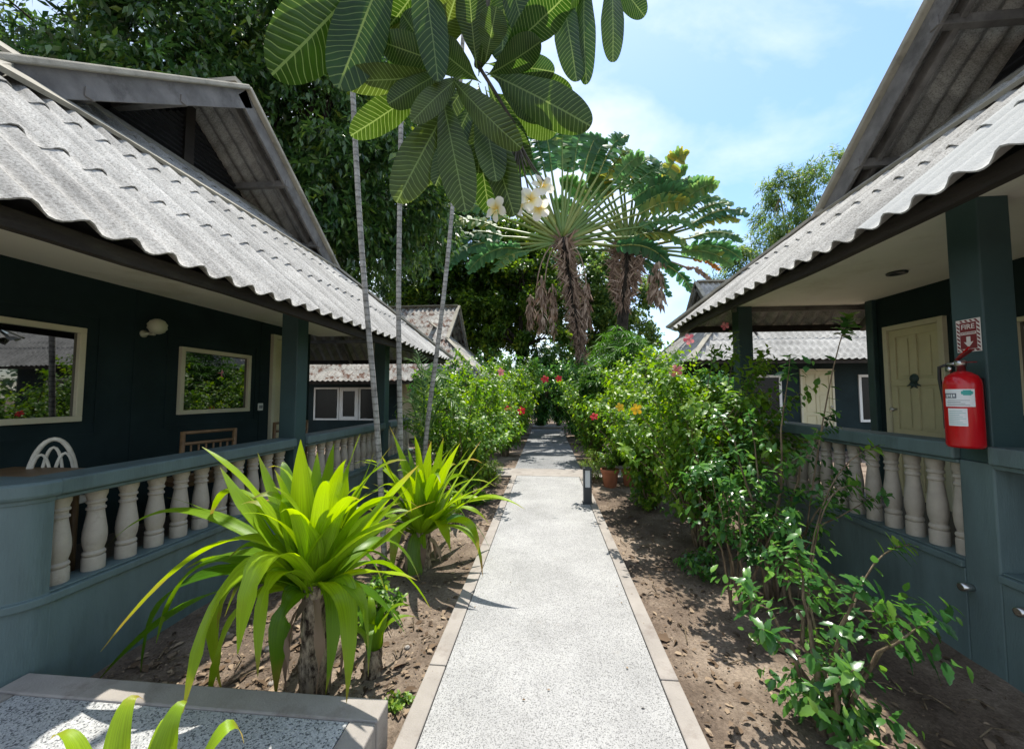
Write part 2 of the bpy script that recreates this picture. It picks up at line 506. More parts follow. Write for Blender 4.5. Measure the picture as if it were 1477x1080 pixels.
# ------------------------------------------------------------------ mesh helpers
class MB:
    def __init__(self):
        self.v, self.f, self.a, self.uv = [], [], [], None

    def add(self, V, F, var=0.5):
        o = len(self.v)
        self.v += [tuple(p) for p in V]
        self.a += [var] * len(V) if np.isscalar(var) else list(var)
        self.f += [tuple(i + o for i in f) for f in F]

    def box(self, x0, x1, y0, y1, z0, z1, var=0.5):
        x0, x1 = min(x0, x1), max(x0, x1)
        y0, y1 = min(y0, y1), max(y0, y1)
        V = [(x0, y0, z0), (x1, y0, z0), (x1, y1, z0), (x0, y1, z0), (x0, y0, z1), (x1, y0, z1), (x1, y1, z1), (x0, y1, z1)]
        self.add(V, [(0, 3, 2, 1), (4, 5, 6, 7), (0, 1, 5, 4), (1, 2, 6, 5), (2, 3, 7, 6), (3, 0, 4, 7)], var)
        return self

    def beam(self, p0, p1, w, h, up=(0, 0, 1), drop=0.0):
        p0, p1, up = np.array(p0, float), np.array(p1, float), np.array(up, float)
        d = p1 - p0
        d /= np.linalg.norm(d)
        s = np.cross(d, up)
        s /= np.linalg.norm(s)
        u = np.cross(s, d)
        V = []
        for p in (p0, p1):
            for a, b in ((-1, -1), (1, -1), (1, 1), (-1, 1)):
                V.append(p + s * a * w / 2 + u * (b * h / 2 - drop))
        self.add(V, [(0, 1, 2, 3), (7, 6, 5, 4), (0, 4, 5, 1), (1, 5, 6, 2), (2, 6, 7, 3), (3, 7, 4, 0)])
        return self

    def tube(self, pts, r, n=8, var=0.5, closed=False):
        pts = np.array(pts, float)
        m = len(pts)
        rs = np.full(m, r) if np.isscalar(r) else np.interp(np.linspace(0, 1, m), np.linspace(0, 1, len(r)), r)
        ref = np.array([0.31, 0.17, 0.93])
        V, F = [], []
        prev = None
        for i in range(m):
            if closed:
                d = pts[(i + 1) % m] - pts[i - 1]
            else:
                d = pts[min(i + 1, m - 1)] - pts[max(i - 1, 0)]
            d = d / (np.linalg.norm(d) + 1e-9)
            if prev is None:
                rr = ref if abs(d @ ref) < 0.9 else np.array([1., 0, 0])
                s = np.cross(d, rr)
            else:
                s = prev - d * (prev @ d)
            s /= np.linalg.norm(s) + 1e-9
            prev = s
            t = np.cross(d, s)
            for k in range(n):
                a = 2 * PI * k / n
                V.append(pts[i] + rs[i] * (math.cos(a) * s + math.sin(a) * t))
        for i in range(m if closed else m - 1):
            j = (i + 1) % m
            for k in range(n):
                F.append((i * n + k, i * n + (k + 1) % n, j * n + (k + 1) % n, j * n + k))
        if not closed:
            F.append(tuple(range(n - 1, -1, -1)))
            F.append(tuple((m - 1) * n + k for k in range(n)))
        self.add(V, F, var)
        return self

    def lathe(self, prof, c=(0, 0, 0), n=20, axis='z', a0=0.0, a1=2 * PI):
        full = abs(a1 - a0 - 2 * PI) < 1e-6
        V, F = [], []
        k_ = n if full else n + 1
        for (r, z) in prof:
            for k in range(k_):
                a = a0 + (a1 - a0) * k / n
                x, y = r * math.cos(a), r * math.sin(a)
                p = (x, y, z) if axis == 'z' else ((z, x, y) if axis == 'x' else (x, z, y))
                V.append((p[0] + c[0], p[1] + c[1], p[2] + c[2]))
        m = len(prof)
        for i in range(m - 1):
            for k in range(n):
                F.append((i * k_ + k, i * k_ + (k + 1) % k_, (i + 1) * k_ + (k + 1) % k_, (i + 1) * k_ + k))
        if full:
            if prof[0][0] > 1e-5:
                F.append(tuple(range(k_ - 1, -1, -1)))
            if prof[-1][0] > 1e-5:
                F.append(tuple((m - 1) * k_ + k for k in range(k_)))
        self.add(V, F)
        return self

    def grid(self, P, var=0.5):
        """P: (rows, cols, 3)"""
        r, c = P.shape[:2]
        F = [(i * c + j, i * c + j + 1, (i + 1) * c + j + 1, (i + 1) * c + j) for i in range(r - 1) for j in range(c - 1)]
        self.add(P.reshape(-1, 3), F, var)
        return self


def setprops(o, label=None, cat=None, group=None, kind=None):
    if label:
        o['label'] = label
    if cat:
        o['category'] = cat
    if group:
        o['group'] = group
    if kind:
        o['kind'] = kind
    return o


def link(o, parent=None):
    col.objects.link(o)
    if parent is not None:
        o.parent = parent
        if parent.type == 'EMPTY':
            o.matrix_parent_inverse = Matrix.Translation(-parent.location)
    return o


def thing(name, loc, label, cat, group=None):
    o = bpy.data.objects.new(name, None)
    o.location = Vector([float(x) for x in loc])
    o.empty_display_size = 0.2
    col.objects.link(o)
    return setprops(o, label, cat, group)


def obj(name, mb, m, parent=None, smooth=False, bevel=0.0, seg=2, attrs=None, clean=False):
    me = bpy.data.meshes.new(name)
    me.from_pydata(mb.v, [], mb.f)
    a = me.attributes.new('var', 'FLOAT', 'POINT')
    a.data.foreach_set('value', np.array(mb.a, np.float32))
    if mb.uv is not None:
        ul = me.uv_layers.new(name='UVMap')
        li = np.zeros(len(me.loops), np.int32)
        me.loops.foreach_get('vertex_index', li)
        ul.data.foreach_set('uv', np.array(mb.uv, np.float32)[li].ravel())
    for k, vals in (attrs or {}).items():
        q = me.attributes.new(k, 'FLOAT', 'POINT')
        q.data.foreach_set('value', np.array(vals, np.float32))
    me.materials.append(m)
    if smooth:
        me.polygons.foreach_set('use_smooth', [True] * len(me.polygons))
    me.update()
    o = bpy.data.objects.new(name, me)
    link(o, parent)
    if bevel:
        b = o.modifiers.new('bevel', 'BEVEL')
        b.width, b.segments, b.limit_method = bevel, seg, 'ANGLE'
        b.angle_limit = math.radians(50)
    return o


def np_obj(name, V, tmpl_faces, nper, n, var, m, parent=None, smooth=False):
    """n copies of a template of nper vertices"""
    me = bpy.data.meshes.new(name)
    me.vertices.add(len(V))
    me.vertices.foreach_set('co', np.ascontiguousarray(V, np.float32).ravel())
    ft = np.concatenate([np.array(f) for f in tmpl_faces])
    tot = np.array([len(f) for f in tmpl_faces])
    L = (ft[None, :] + (np.arange(n) * nper)[:, None]).ravel()
    T = np.tile(tot, n)
    S = np.concatenate([[0], np.cumsum(T)[:-1]])
    me.loops.add(len(L))
    me.loops.foreach_set('vertex_index', L.astype(np.int32))
    me.polygons.add(len(T))
    me.polygons.foreach_set('loop_start', S.astype(np.int32))
    me.polygons.foreach_set('loop_total', T.astype(np.int32))
    if smooth:
        me.polygons.foreach_set('use_smooth', np.ones(len(T), bool))
    me.update(calc_edges=True)
    a = me.attributes.new('var', 'FLOAT', 'POINT')
    a.data.foreach_set('value', np.repeat(var, nper).astype(np.float32))
    me.materials.append(m)
    o = bpy.data.objects.new(name, me)
    return link(o, parent)


def nrm(a):
    return a / (np.linalg.norm(a, axis=-1, keepdims=True) + 1e-9)


# leaf templates: x across, y along, z out of the blade
T_DIAM = (np.array([(0, 0, 0), (-.21, .45, .07), (0, 1, -.08), (.21, .45, .07)]), [(0, 3, 2), (0, 2, 1)])
T_LANCE = (np.array([(0, 0, 0), (-.10, .35, .03), (0, .4, 0), (.10, .35, .03), (0, 1, -.16)]), [(0, 2, 1), (0, 3, 2), (1, 2, 4), (2, 3, 4)])
T_LANCEW = (T_LANCE[0] * np.array([1.7, 1, 1]), T_LANCE[1])
T_OVATE = (np.array([(0, 0, 0), (0, .35, -.01), (0, .7, -.05), (0, 1, -.17), (-.27, .28, .06), (-.23, .62, .02), (.27, .28, .06), (.23, .62, .02)]),
           [(0, 1, 4), (1, 2, 5, 4), (2, 3, 5), (0, 6, 1), (1, 6, 7, 2), (2, 7, 3)])


def serrate_tmpl(n=8):
    V, F = [], []
    for i in range(n + 1):
        t = i / n
        w = .225 * math.sin(PI * t ** .72) ** .85 * (1.1 if i % 2 else .9)
        zc = -.16 * t * t
        V += [(-w, t - (.04 if i % 2 == 0 else 0), zc + .22 * w), (0, t, zc), (w, t - (.04 if i % 2 == 0 else 0), zc + .22 * w)]
    for i in range(n):
        a = 3 * i
        F += [(a, a + 1, a + 4, a + 3), (a + 1, a + 2, a + 5, a + 4)]
    return np.array(V), F


T_SERR = serrate_tmpl()


def cloud(name, tm, P, D, N, S, var, m, parent=None, smooth=False):
    P, D, N = np.asarray(P), nrm(np.asarray(D)), np.asarray(N)
    N = nrm(N - D * np.sum(N * D, 1, keepdims=True))
    X = np.cross(D, N)
    t = tm[0]
    S = np.asarray(S)[:, None, None]
    V = P[:, None, :] + S * (t[None, :, 0:1] * X[:, None, :] + t[None, :, 1:2] * D[:, None, :] + t[None, :, 2:3] * N[:, None, :])
    return np_obj(name, V.reshape(-1, 3), tm[1], len(t), len(P), var, m, parent, smooth)


def bez(p0, p1, p2, n):
    t = np.linspace(0, 1, n)[:, None]
    return (1 - t) ** 2 * np.array(p0) + 2 * t * (1 - t) * np.array(p1) + t * t * np.array(p2)

# ------------------------------------------------------------------ sky and sun
SUND = np.array([0.04, 0.34, 0.93])
SUND /= np.linalg.norm(SUND)
EL = math.asin(SUND[2])
AZ = math.atan2(SUND[0], SUND[1])
world = bpy.data.worlds.new("World")
scene.world = world
wt = NT(world)
wo = wt.n('ShaderNodeOutputWorld')
bg = wt.n('ShaderNodeBackground', Strength=0.15)
sky = wt.n('ShaderNodeTexSky', sky_type='NISHITA')
sky.sun_disc = False
sky.sun_elevation = EL
sky.sun_rotation = AZ
sky.dust_density = 0.6
sky.air_density = 1.0
tc = wt.n('ShaderNodeTexCoord')
mp = wt.n('ShaderNodeMapping')
mp.inputs['Scale'].default_value = (1.0, 1.0, 1.9)
mp.inputs['Location'].default_value = (0.3, 0.1, 0.35)
wt.l(tc, 'Generated', mp, 0)
cn = wt.n('ShaderNodeTexNoise', Scale=1.9, Detail=9.0, Roughness=0.55, Distortion=0.4)
wt.l(mp, 0, cn, 'Vector')
cr = ramp(wt, [(0.37, (0.10, 0.10, 0.10)), (0.66, (1, 1, 1))])
wt.l(cn, 'Fac', cr, 0)
cm = wt.n('ShaderNodeMix', data_type='RGBA')
wt.l(cr, 0, cm, 'Factor')
sh_ = wt.n('ShaderNodeHueSaturation', Saturation=1.25, Value=0.74)
wt.l(sky, 0, sh_, 'Color')
wt.t.links.new(sh_.outputs[0], cm.inputs[6])
cm.inputs[7].default_value = (3.3, 3.45, 3.6, 1)
wt.t.links.new(cm.outputs[2], bg.inputs['Color'])
wt.l(bg, 0, wo, 0)
sl = bpy.data.lights.new('sun', 'SUN')
sl.energy = 2.9
sl.angle = math.radians(0.55)
sl.color = (1.0, 0.95, 0.86)
so = bpy.data.objects.new('sun', sl)
so.rotation_euler = Vector([float(x) for x in SUND]).to_track_quat('Z', 'Y').to_euler()
so.location = (3, 6, 30)
col.objects.link(so)
scene.view_settings.view_transform = 'Standard'
scene.view_settings.look = 'None'
scene.view_settings.exposure = 1.38
scene.view_settings.gamma = 1.0
scene.cycles.max_bounces = 8
scene.cycles.transparent_max_bounces = 4

# ------------------------------------------------------------------ ground and paving
rg = np.random.default_rng(5)
gx = np.concatenate([[-300, -100, -40, -20, -12, -8], np.arange(-6, 6.01, .1), [8, 12, 20, 40, 100, 300]])
gy = np.concatenate([[-300, -80, -20, -6, -3], np.arange(-1.5, 20.01, .12), [24, 30, 45, 80, 160, 400]])
X, Y = np.meshgrid(gx, gy, indexing='ij')


def bumps(x, y):
    return (np.sin(x * 3.1 + 1.3 * np.sin(y * 2.2)) * np.cos(y * 2.7 + 1.1 * np.sin(x * 1.9)) * .5 + np.sin(x * 9.2 + y * 5.1) * np.cos(y * 8.3 - x * 3.7) * .25)


def soil_z(x, y):
    base = np.where(x > 0, -.07, -.03)
    return base + bumps(x, y) * np.where(x > 0, .028, .02) * (np.abs(x) < 7)


Z = soil_z(X, Y) + rg.normal(0, .004, X.shape)
gm = MB()
gm.grid(np.stack([X, Y, Z], -1).transpose(1, 0, 2))
setprops(obj('ground', gm, M['soil'], smooth=True), kind='structure')

PL, PR = -.66, .685
b = MB().box(PL + .1, PR - .1, -3, 7.2, -.25, 0)
setprops(obj('path', b, M['pebble']), kind='structure')
b = MB()
for x0, x1 in ((PL, PL + .095), (PR - .095, PR)):
    y = -3.0
    while y < 7.1:
        L = min(1.72, 7.2 - y)
        b.box(x0, x1, y, y + L - .006, -.25, .006)
        y += L
setprops(obj('path_border', b, M['concrete'], bevel=.006), kind='structure')
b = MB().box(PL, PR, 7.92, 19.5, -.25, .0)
setprops(obj('far_path', b, M['pebble_shaded']), kind='structure')
b = MB().box(-3.4, 3.6, 7.206, 7.914, -.25, .004)
setprops(obj('cross_path', b, M['concrete'], bevel=.008), kind='structure')
b = MB().box(PL, PR, 17.2, 17.6, .0, .10)
setprops(obj('path_step', b, M['concrete'], bevel=.01), kind='structure')
# side paving at lower left
SZ = .165
b = MB().box(-2.38, -.82, 1.02, 1.575, -.2, SZ - .006)
setprops(obj('side_path', b, M['pebble_slab']), kind='structure')
b = MB()
b.box(-2.50, -.70, 1.58, 1.70, -.2, SZ)
b.box(-.815, -.70, 1.02, 1.576, -.2, SZ)
b.box(-2.50, -2.385, 1.02, 1.576, -.2, SZ)
setprops(obj('side_path_border', b, M['concrete'], bevel=.008), kind='structure')

# ------------------------------------------------------------------ bungalows
PITCHW = .177


def corrugated(mb, O, W, S, N, w1, hi, tier=.883, amp=.0235, seed=0, clean=None, moss=None):
    """corrugated sheets laid in tiers up a slope; hi(w) = slope length at w"""
    rng = np.random.default_rng(seed)
    O, W, S, N = [np.array(a, float) for a in (O, W, S, N)]
    dw = PITCHW / 8
    ws = np.arange(0, w1 + 1e-6, dw)
    his = np.array([hi(w) for w in ws])
    nt_ = int(math.ceil(his.max() / tier))
    off = rng.uniform(0, .006, 200)
    sheet = (ws / (PITCHW * 4)).astype(int)
    sag = .010 * np.sin(ws * 1.7 + seed) + .006 * np.sin(ws * 4.1 + seed * 2)
    mossl = []
    for k in range(nt_):
        s0, s1 = k * tier, (k + 1) * tier + (.1 if k < nt_ - 1 else 0)
        ok = his > s0 + .02
        rows = []
        sn = 3
        sh = s0 + rng.uniform(-.012, .012, 200)[sheet] if k else np.full(len(ws), s0)
        top = np.minimum(np.full(len(ws), s1), his)
        for side in (0, 1):
            R = []
            for i in range(sn):
                t = i / (sn - 1)
                s = sh + (top - sh) * t
                ph = np.cos(2 * PI * ws / PITCHW)
                h = amp * 2 * (.5 + .5 * ph) ** 1.35 + (1 - t) * ((.006 + .007 * (ph > 0.3)) if k else 0) + off[(sheet + 17 * k) % 200] * (1 - t) + sag * (1 - s / 4)
                h = h - side * .008
                P = O + ws[:, None] * W + s[:, None] * S + h[:, None] * N
                R.append(P)
            rows.append(np.array(R))
        # top, lower-end rim, underside
        loop = [rows[1][2], rows[1][1], rows[1][0], rows[0][0], rows[0][1], rows[0][2]]
        base = len(mb.v)
        A = np.array(loop)
        c = len(ws)
        cl = np.array([(clean(w) if clean else 0.0) for w in ws])
        for r_ in A:
            mb.v += [tuple(p) for p in r_]
            mb.a += list(cl)
            ms = moss(ws) if moss else np.zeros(c)
            mossl += list(ms)
        for i in range(5):
            for j in range(c - 1):
                if ok[j] and ok[j + 1]:
                    mb.f.append((base + i * c + j, base + i * c + j + 1, base + (i + 1) * c + j + 1, base + (i + 1) * c + j))
    mb.moss = getattr(mb, 'moss', []) + mossl


def window(parent, s, uw, y0, y1, z0, z1, fw=.042, face=None, mullions=()):
    """window set in a wall at |x| = uw (facing the path) or, with face=('y', Y), in a wall facing -y"""
    fr, pn = MB(), MB()
    if face is None:
        a, b_ = s * (uw - .035), s * (uw + .02)
        fr.box(a, b_, y0, y1, z1 - fw, z1)
        fr.box(a, b_, y0, y1, z0, z0 + fw)
        fr.box(a, b_, y0, y0 + fw, z0 + fw, z1 - fw)
        fr.box(a, b_, y1 - fw, y1, z0 + fw, z1 - fw)
        for m_ in mullions:
            fr.box(s * (uw - .028), b_, m_ - .02, m_ + .02, z0 + fw, z1 - fw)
        pn.box(s * (uw - .006), s * (uw + .01), y0 + fw * .9, y1 - fw * .9, z0 + fw * .9, z1 - fw * .9)
    else:
        Yw = face[1]
        a, b_ = Yw - .035, Yw + .02
        fr.box(y0, y1, a, b_, z1 - fw, z1)
        fr.box(y0, y1, a, b_, z0, z0 + fw)
        fr.box(y0, y0 + fw, a, b_, z0 + fw, z1 - fw)
        fr.box(y1 - fw, y1, a, b_, z0 + fw, z1 - fw)
        pn.box(y0 + fw * .9, y1 - fw * .9, Yw - .006, Yw + .01, z0 + fw * .9, z1 - fw * .9)
    f = obj('window', fr, M['cream'] if face is None else M['white'], parent, bevel=.004)
    obj('pane', pn, M['glass'] if face is None else M['darkpane'], f)
    return f


def bungalow(s, loc, label, ue, ze, p, Ya, H, ug, uw, zs, yw0, yw1, ub, seed=0, clean=None, moss=False, su0=None, beam=(0, 0), rec=.75, half=None, pr=None):
    t = thing('bungalow', loc, label, 'bungalow', 'bungalows along the path')
    th = math.atan(p)
    ct, st = math.cos(th), math.sin(th)
    Y0, Y1 = Ya - H, Ya + H
    half = H - (ug - ue) if half is None else half
    pr = p if pr is None else pr
    zb = ze + p * (ug - ue)
    za = zb + pr * half
    run = H - half
    ugw = ug + rec
    t2 = math.atan2(zb - ze, run)
    c2_, s2_ = math.cos(t2), math.sin(t2)
    t3 = math.atan(pr)
    c3_, s3_ = math.cos(t3), math.sin(t3)
    # roof coverings
    mb = MB()
    mfun = (lambda w: np.ones(len(w))) if moss else None

    def hi_front(w):
        y = abs(w - H)
        if y >= half:
            return max(0, (ug - ue) * (H - y) / run) / ct
        return max(0, min(ugw, ug + (za - zb - pr * y) / p) - ue) / ct
    corrugated(mb, (s * ue, Y0, ze), (0, 1, 0), (s * ct, 0, st), (-s * st, 0, ct), 2 * H, hi_front, seed=seed, clean=clean)
    for sg in (1, -1):
        corrugated(mb, (s * ue, Ya + sg * H, ze), (s, 0, 0), (0, -sg * c2_, s2_), (0, sg * s2_, c2_), ub - ue,
                   lambda w: min(1, max(0, w / (ug - ue))) * run / c2_, seed=seed + 3 + sg, moss=mfun)
        corrugated(mb, (s * (ug - .04), Ya + sg * (half + .05), zb - .05 * pr + .012), (s, 0, 0), (0, -sg * c3_, s3_), (0, sg * s3_, c3_), ub - ug,
                   lambda w: (half + .05) / c3_, seed=seed + 5 + sg, moss=mfun)
    rf = obj('roof', mb, M['roof'], t, smooth=True, attrs={'moss': mb.moss})
    try:
        rf.data.set_sharp_from_angle(angle=math.radians(40))
    except Exception:
        pass
    # caps along hips and ridge, barge boards of the gable
    up_f = .055
    for sg in (1, -1):
        cp = MB()
        cp.beam((s * (ue - .02), Ya + sg * (H + .02), ze + up_f), (s * (ug - .02), Ya + sg * (half + .02), zb + up_f), .15, .03)
        obj('hip_cap', cp, M['cap'], rf)
    cp = MB()
    cp.beam((s * (ug - .03), Ya, za + .08), (s * ub, Ya, za + .08), .26, .05)
    obj('ridge_cap', cp, M['cap'], rf)
    for sg in (1, -1):
        bm_ = MB()
        a = np.array((s * (ug - .05), Ya, za + .075))
        ex = .12
        e = np.array((s * (ug - .05), Ya + sg * (half + ex), zb - pr * ex + .075))
        bm_.beam(a, e, .13, .05, up=(0, sg * s3_, c3_))
        obj('verge_cap', bm_, M['cap'], rf, bevel=.012)
        bb = MB()
        bb.beam(a + np.array((s * .01, 0, -.02)), e + np.array((s * .01, 0, -.02)), .035, .19, up=(0, sg * s3_, c3_), drop=.10)
        bb.beam(a + np.array((s * .16, 0, -.10)), e + np.array((s * .16, 0, -.10)), .05, .10, up=(0, sg * s3_, c3_), drop=.06)
        # purlin ends reaching out to the barge board
        for fr_ in (.36, .72):
            q = a + (e - a) * fr_
            bb.beam(q + np.array((-s * .02, 0, -.21)), q + np.array((s * rec, 0, -.21)), .07, .08)
        obj('barge_board', bb, M['grey_timber'], rf, bevel=.006)
    # recessed louvred gable wall
    gw = MB()
    ug2 = ug + rec - .06
    zb2 = zb + .0
    nsl = 22
    for i in range(nsl):
        z = zb2 + (za - zb2 - .12) * (i + .5) / nsl
        hw = max(.05, (za - .16 - z) / pr)
        gw.beam((s * ug2, Ya - hw, z), (s * ug2, Ya + hw, z), .05, .035, up=(s * .6, 0, 1))
    gw.box(s * (ug2 + .05), s * (ug2 + .07), Ya - half - .0, Ya + half, zb - .5, zb + .02)
    tri = MB()
    V = [(s * (ug2 + .06), Ya - half - .6, zb - .51), (s * (ug2 + .06), Ya + half + .6, zb - .51), (s * (ug2 + .06), Ya, za - .03)]
    tri.add(V + [(v[0] + s * .03, v[1], v[2]) for v in V], [(0, 1, 2), (5, 4, 3), (0, 3, 4, 1), (1, 4, 5, 2), (2, 5, 3, 0)])
    g = obj('gable_wall', tri, M['louvre'], t)
    obj('louvre', gw, M['louvre'], g)
    ps = MB().box(s * (ug2 - .05), s * (ug2 + .02), Ya - .06, Ya + .06, zb - .3, za - .1)
    obj('gable_post', ps, M['timber'], g)
    fl = MB()
    fl.beam((s * (ug2 - .12), Ya - half - .1, zb + p * (rec - .15) + .03), (s * (ug2 - .12), Ya + half + .1 - .7, zb + p * (rec - .15) + .03), .22, .03, up=(-s * st, 0, ct))
    fl.beam((s * (ug - .06), Ya - half - .1, zb + .03), (s * (ug - .06), Ya + half + .05, zb + .03), .10, .03, up=(-s * st, 0, ct))
    obj('flashing', fl, M['cap'], g)
    # eave beams and rafters
    eb = MB()
    bu, bz0, bz1 = beam
    npt = 24
    rng = np.random.default_rng(seed)
    ys = np.linspace(Y0 + .1, Y1 - .1, npt)
    jz = .008 * np.sin(ys * 2.3 + seed) + rng.uniform(-.004, .004, npt)
    R = []
    for du, zz in ((-.027, bz0), (.027, bz0), (.027, bz1), (-.027, bz1), (-.027, bz0)):
        R.append([(s * (bu + du), y, zz + j) for y, j in zip(ys, jz)])
    eb.grid(np.array(R))
    for sg in (1, -1):
        eb.box(s * (bu + .03), s * (ub - .1), Ya + sg * (H - .12), Ya + sg * (H - .06), bz0, bz1)
    obj('eave_beam', eb, M['timber'], rf, bevel=.004)
    # dark closure between the beam and the corrugations
    wsc = np.arange(.15, 2 * H - .15, PITCHW / 8)
    ph = np.cos(2 * PI * wsc / PITCHW)
    sgc = .010 * np.sin(wsc * 1.7 + seed) + .006 * np.sin(wsc * 4.1 + seed * 2)
    uc = bu + .02
    zt = ze + p * (uc - ue) + (.052 * (.5 + .5 * ph) ** 1.35 + sgc - .012) / ct
    ec = MB().grid(np.array([[(s * uc, Y0 + w, bz0 + .02) for w in wsc], [(s * uc, Y0 + w, z) for w, z in zip(wsc, zt)],
                             [(s * (uc + .012), Y0 + w, z) for w, z in zip(wsc, zt)], [(s * (uc + .012), Y0 + w, bz0 + .02) for w in wsc]]))
    obj('eave_closure', ec, M['louvre'], rf)
    def raft(p0, p1, w, h):
        obj('rafter', MB().beam(p0, p1, w, h), M['grey_timber'], rf)
    for sg in (1, -1):
        raft((s * (ue + .1), Ya + sg * (H - .1), ze - .04), (s * (ug + .05), Ya + sg * (half - .02), zb - .08), .06, .1)
        for u in np.arange(uw + .3, ub - .5, 1.1):
            raft((s * u, Ya + sg * (H - .1), ze - .02), (s * u, Ya + sg * half, zb - .10), .05, .09)
        for q in (.35, .75):
            yq, zq = Ya + sg * (H - run * q), ze + (zb - ze) * q - .17
            raft((s * (ue + (ug - ue) * q + .2), yq, zq), (s * (ub - .2), yq, zq), .05, .06)
    # walls, porch soffit and floor
    wl = MB()
    wt_ = .1
    wl.box(s * uw, s * (uw + wt_), yw0, yw1, -.15, zs + .9)
    wl.box(s * (uw + wt_), s * (ub - .9), yw1 - wt_, yw1, -.15, zs + .12)
    wl.box(s * (uw + wt_), s * (ub - .9), yw0, yw0 + wt_, -.15, zs + .12)
    wl.box(s * (ub - 1.0), s * (ub - .9), yw0 + wt_, yw1 - wt_, -.15, zs + .12)
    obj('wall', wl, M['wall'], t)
    sf = MB().box(s * su0, s * (uw - .002), Y0 + .35, yw1 + .2, zs, zs + .02)
    obj('soffit', sf, M['soffit'], t)
    return t


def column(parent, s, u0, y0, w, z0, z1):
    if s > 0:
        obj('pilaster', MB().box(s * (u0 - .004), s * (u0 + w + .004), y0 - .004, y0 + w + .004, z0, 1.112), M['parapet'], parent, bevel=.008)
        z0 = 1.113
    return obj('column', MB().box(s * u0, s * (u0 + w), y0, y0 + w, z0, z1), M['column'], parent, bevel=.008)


BAL = [(.050, 0), (.050, .15), (.047, .165), (.040, .17), (.048, .185), (.050, .205), (.046, .225), (.040, .235), (.043, .26), (.050, .32), (.053, .40), (.051, .48), (.046, .56),
       (.041, .64), (.037, .70), (.036, .735), (.043, .745), (.043, .765), (.036, .78), (.036, .815), (.044, .83), (.044, .85), (.038, .865), (.042, .90), (.047, .93), (.048, 1.0)]


def balustrade(parent, s, u, spans, z0, z1, zr, base_bottom, ys):
    """low wall, rail and turned balusters of a porch front; spans = y-ranges of rail between columns"""
    lw, rl = MB(), MB()
    for (a, b_) in spans:
        lw.box(s * u, s * (u + .17), a, b_, base_bottom, z0 - .055)
        lw.box(s * (u - .018), s * (u + .19), a, b_, z0 - .052, z0 - .012)
        lw.box(s * (u + .005), s * (u + .165), a, b_, z0 - .011, z0)
        rl.box(s * (u - .03), s * (u + .20), a, b_, z1 + .028, zr)
        rl.box(s * (u - .005), s * (u + .175), a, b_, z1, z1 + .026)
    bal = obj('balustrade', lw, M['parapet'], parent, bevel=.008)
    obj('rail', rl, M['parapet'], bal, bevel=.012, seg=3)
    first = None
    for y in ys:
        if first is None:
            mb = MB().lathe([(r, z * (z1 - z0)) for r, z in BAL], n=18)
            first = obj('baluster', mb, M['baluster'], bal, smooth=True)
            first.data.set_sharp_from_angle(angle=math.radians(35))
            c = first
        else:
            c = first.copy()
            col.objects.link(c)
        c.location = (s * (u + .085), y, z0)
        c.rotation_euler = (math.sin(y * 37) * .008, math.cos(y * 53) * .008, y * 7.3)
    return bal


def door(parent, s, uw, y0, y1, z0, z1, face=None, emblem=False):
    """panelled door with its frame, in a wall facing the path (face None) or facing -y (face = Y of wall)"""
    fr, lf, kn, em = MB(), MB(), MB(), MB()

    def bx(mb, a, b_, c, d, o0, o1):
        if face is None:
            mb.box(s * (uw - o0), s * (uw - o1), a, b_, c, d)
        else:
            mb.box(a, b_, face - o0, face - o1, c, d)
    w = .055
    bx(fr, y0, y0 + w, z0, z1, .045, -.02)
    bx(fr, y1 - w, y1, z0, z1, .045, -.02)
    bx(fr, y0 + w, y1 - w, z1 - w, z1, .045, -.02)
    a, b_, c, d = y0 + w + .003, y1 - w - .003, z0 + .01, z1 - w - .003
    bx(lf, a, b_, c, d, .008, -.01)
    st = .075
    mid = (a + b_) / 2
    rows = [c, c + .10, c + (d - c) * .36, c + (d - c) * .40, c + (d - c) * .66, c + (d - c) * .70, d - .08, d]
    for k in range(0, 8, 2):
        bx(lf, a, b_, rows[k], rows[k + 1], .024, .0075)
    for (q0, q1) in ((a, a + st), (mid - st / 2, mid + st / 2), (b_ - st, b_)):
        for k in (1, 3, 5):
            bx(lf, q0, q1, rows[k], rows[k + 1], .0238, .0075)
    for (q0, q1) in ((a + st, mid - st / 2), (mid + st / 2, b_ - st)):
        for k in (1, 3, 5):
            bx(lf, q0 + .03, q1 - .03, rows[k] + .03, rows[k + 1] - .03, .017, .0075)
    f = obj('door', lf, M['doorpaint'], parent, bevel=.004)
    obj('door_frame', fr, M['cream'], f, bevel=.004)
    yk = b_ - .05
    if face is None:
        kn.lathe([(.0, -.06), (.022, -.055), (.027, -.04), (.02, -.025), (.012, -.02), (.012, 0)] if s > 0 else [(.012, 0), (.012, .02), (.02, .025), (.027, .04), (.022, .055), (0, .06)],
                 (s * (uw - .024), yk, z0 + .98), 12, axis='x')
    else:
        kn.lathe([(.0, -.06), (.022, -.055), (.027, -.04), (.02, -.025), (.012, -.02), (.012, 0)], (yk, face - .024, z0 + .98), 12, axis='y')
    obj('handle', kn, M['steel'], f, smooth=True)
    if emblem:
        zc = c + (d - c) * .68
        em.lathe([(.0, -.014), (.045, -.012), (.052, 0)], (s * (uw - .024), mid, zc + .04), 14, axis='x')
        for k in range(6):
            an = -PI / 2 + (k - 2.5) * .33
            pts = [(s * (uw - .034), mid + .03 * math.cos(an), zc + .02 + .03 * math.sin(an)),
                   (s * (uw - .036), mid + .055 * math.cos(an), zc + .01 + .055 * math.sin(an)),
                   (s * (uw - .034), mid + .085 * math.cos(an + .3 * (1 if k % 2 else -1)), zc + .01 + .075 * math.sin(an))]
            em.tube(pts, [.013, .010, .006], 6)
        obj('door_emblem', em, M['column'], f, smooth=True)
    return f


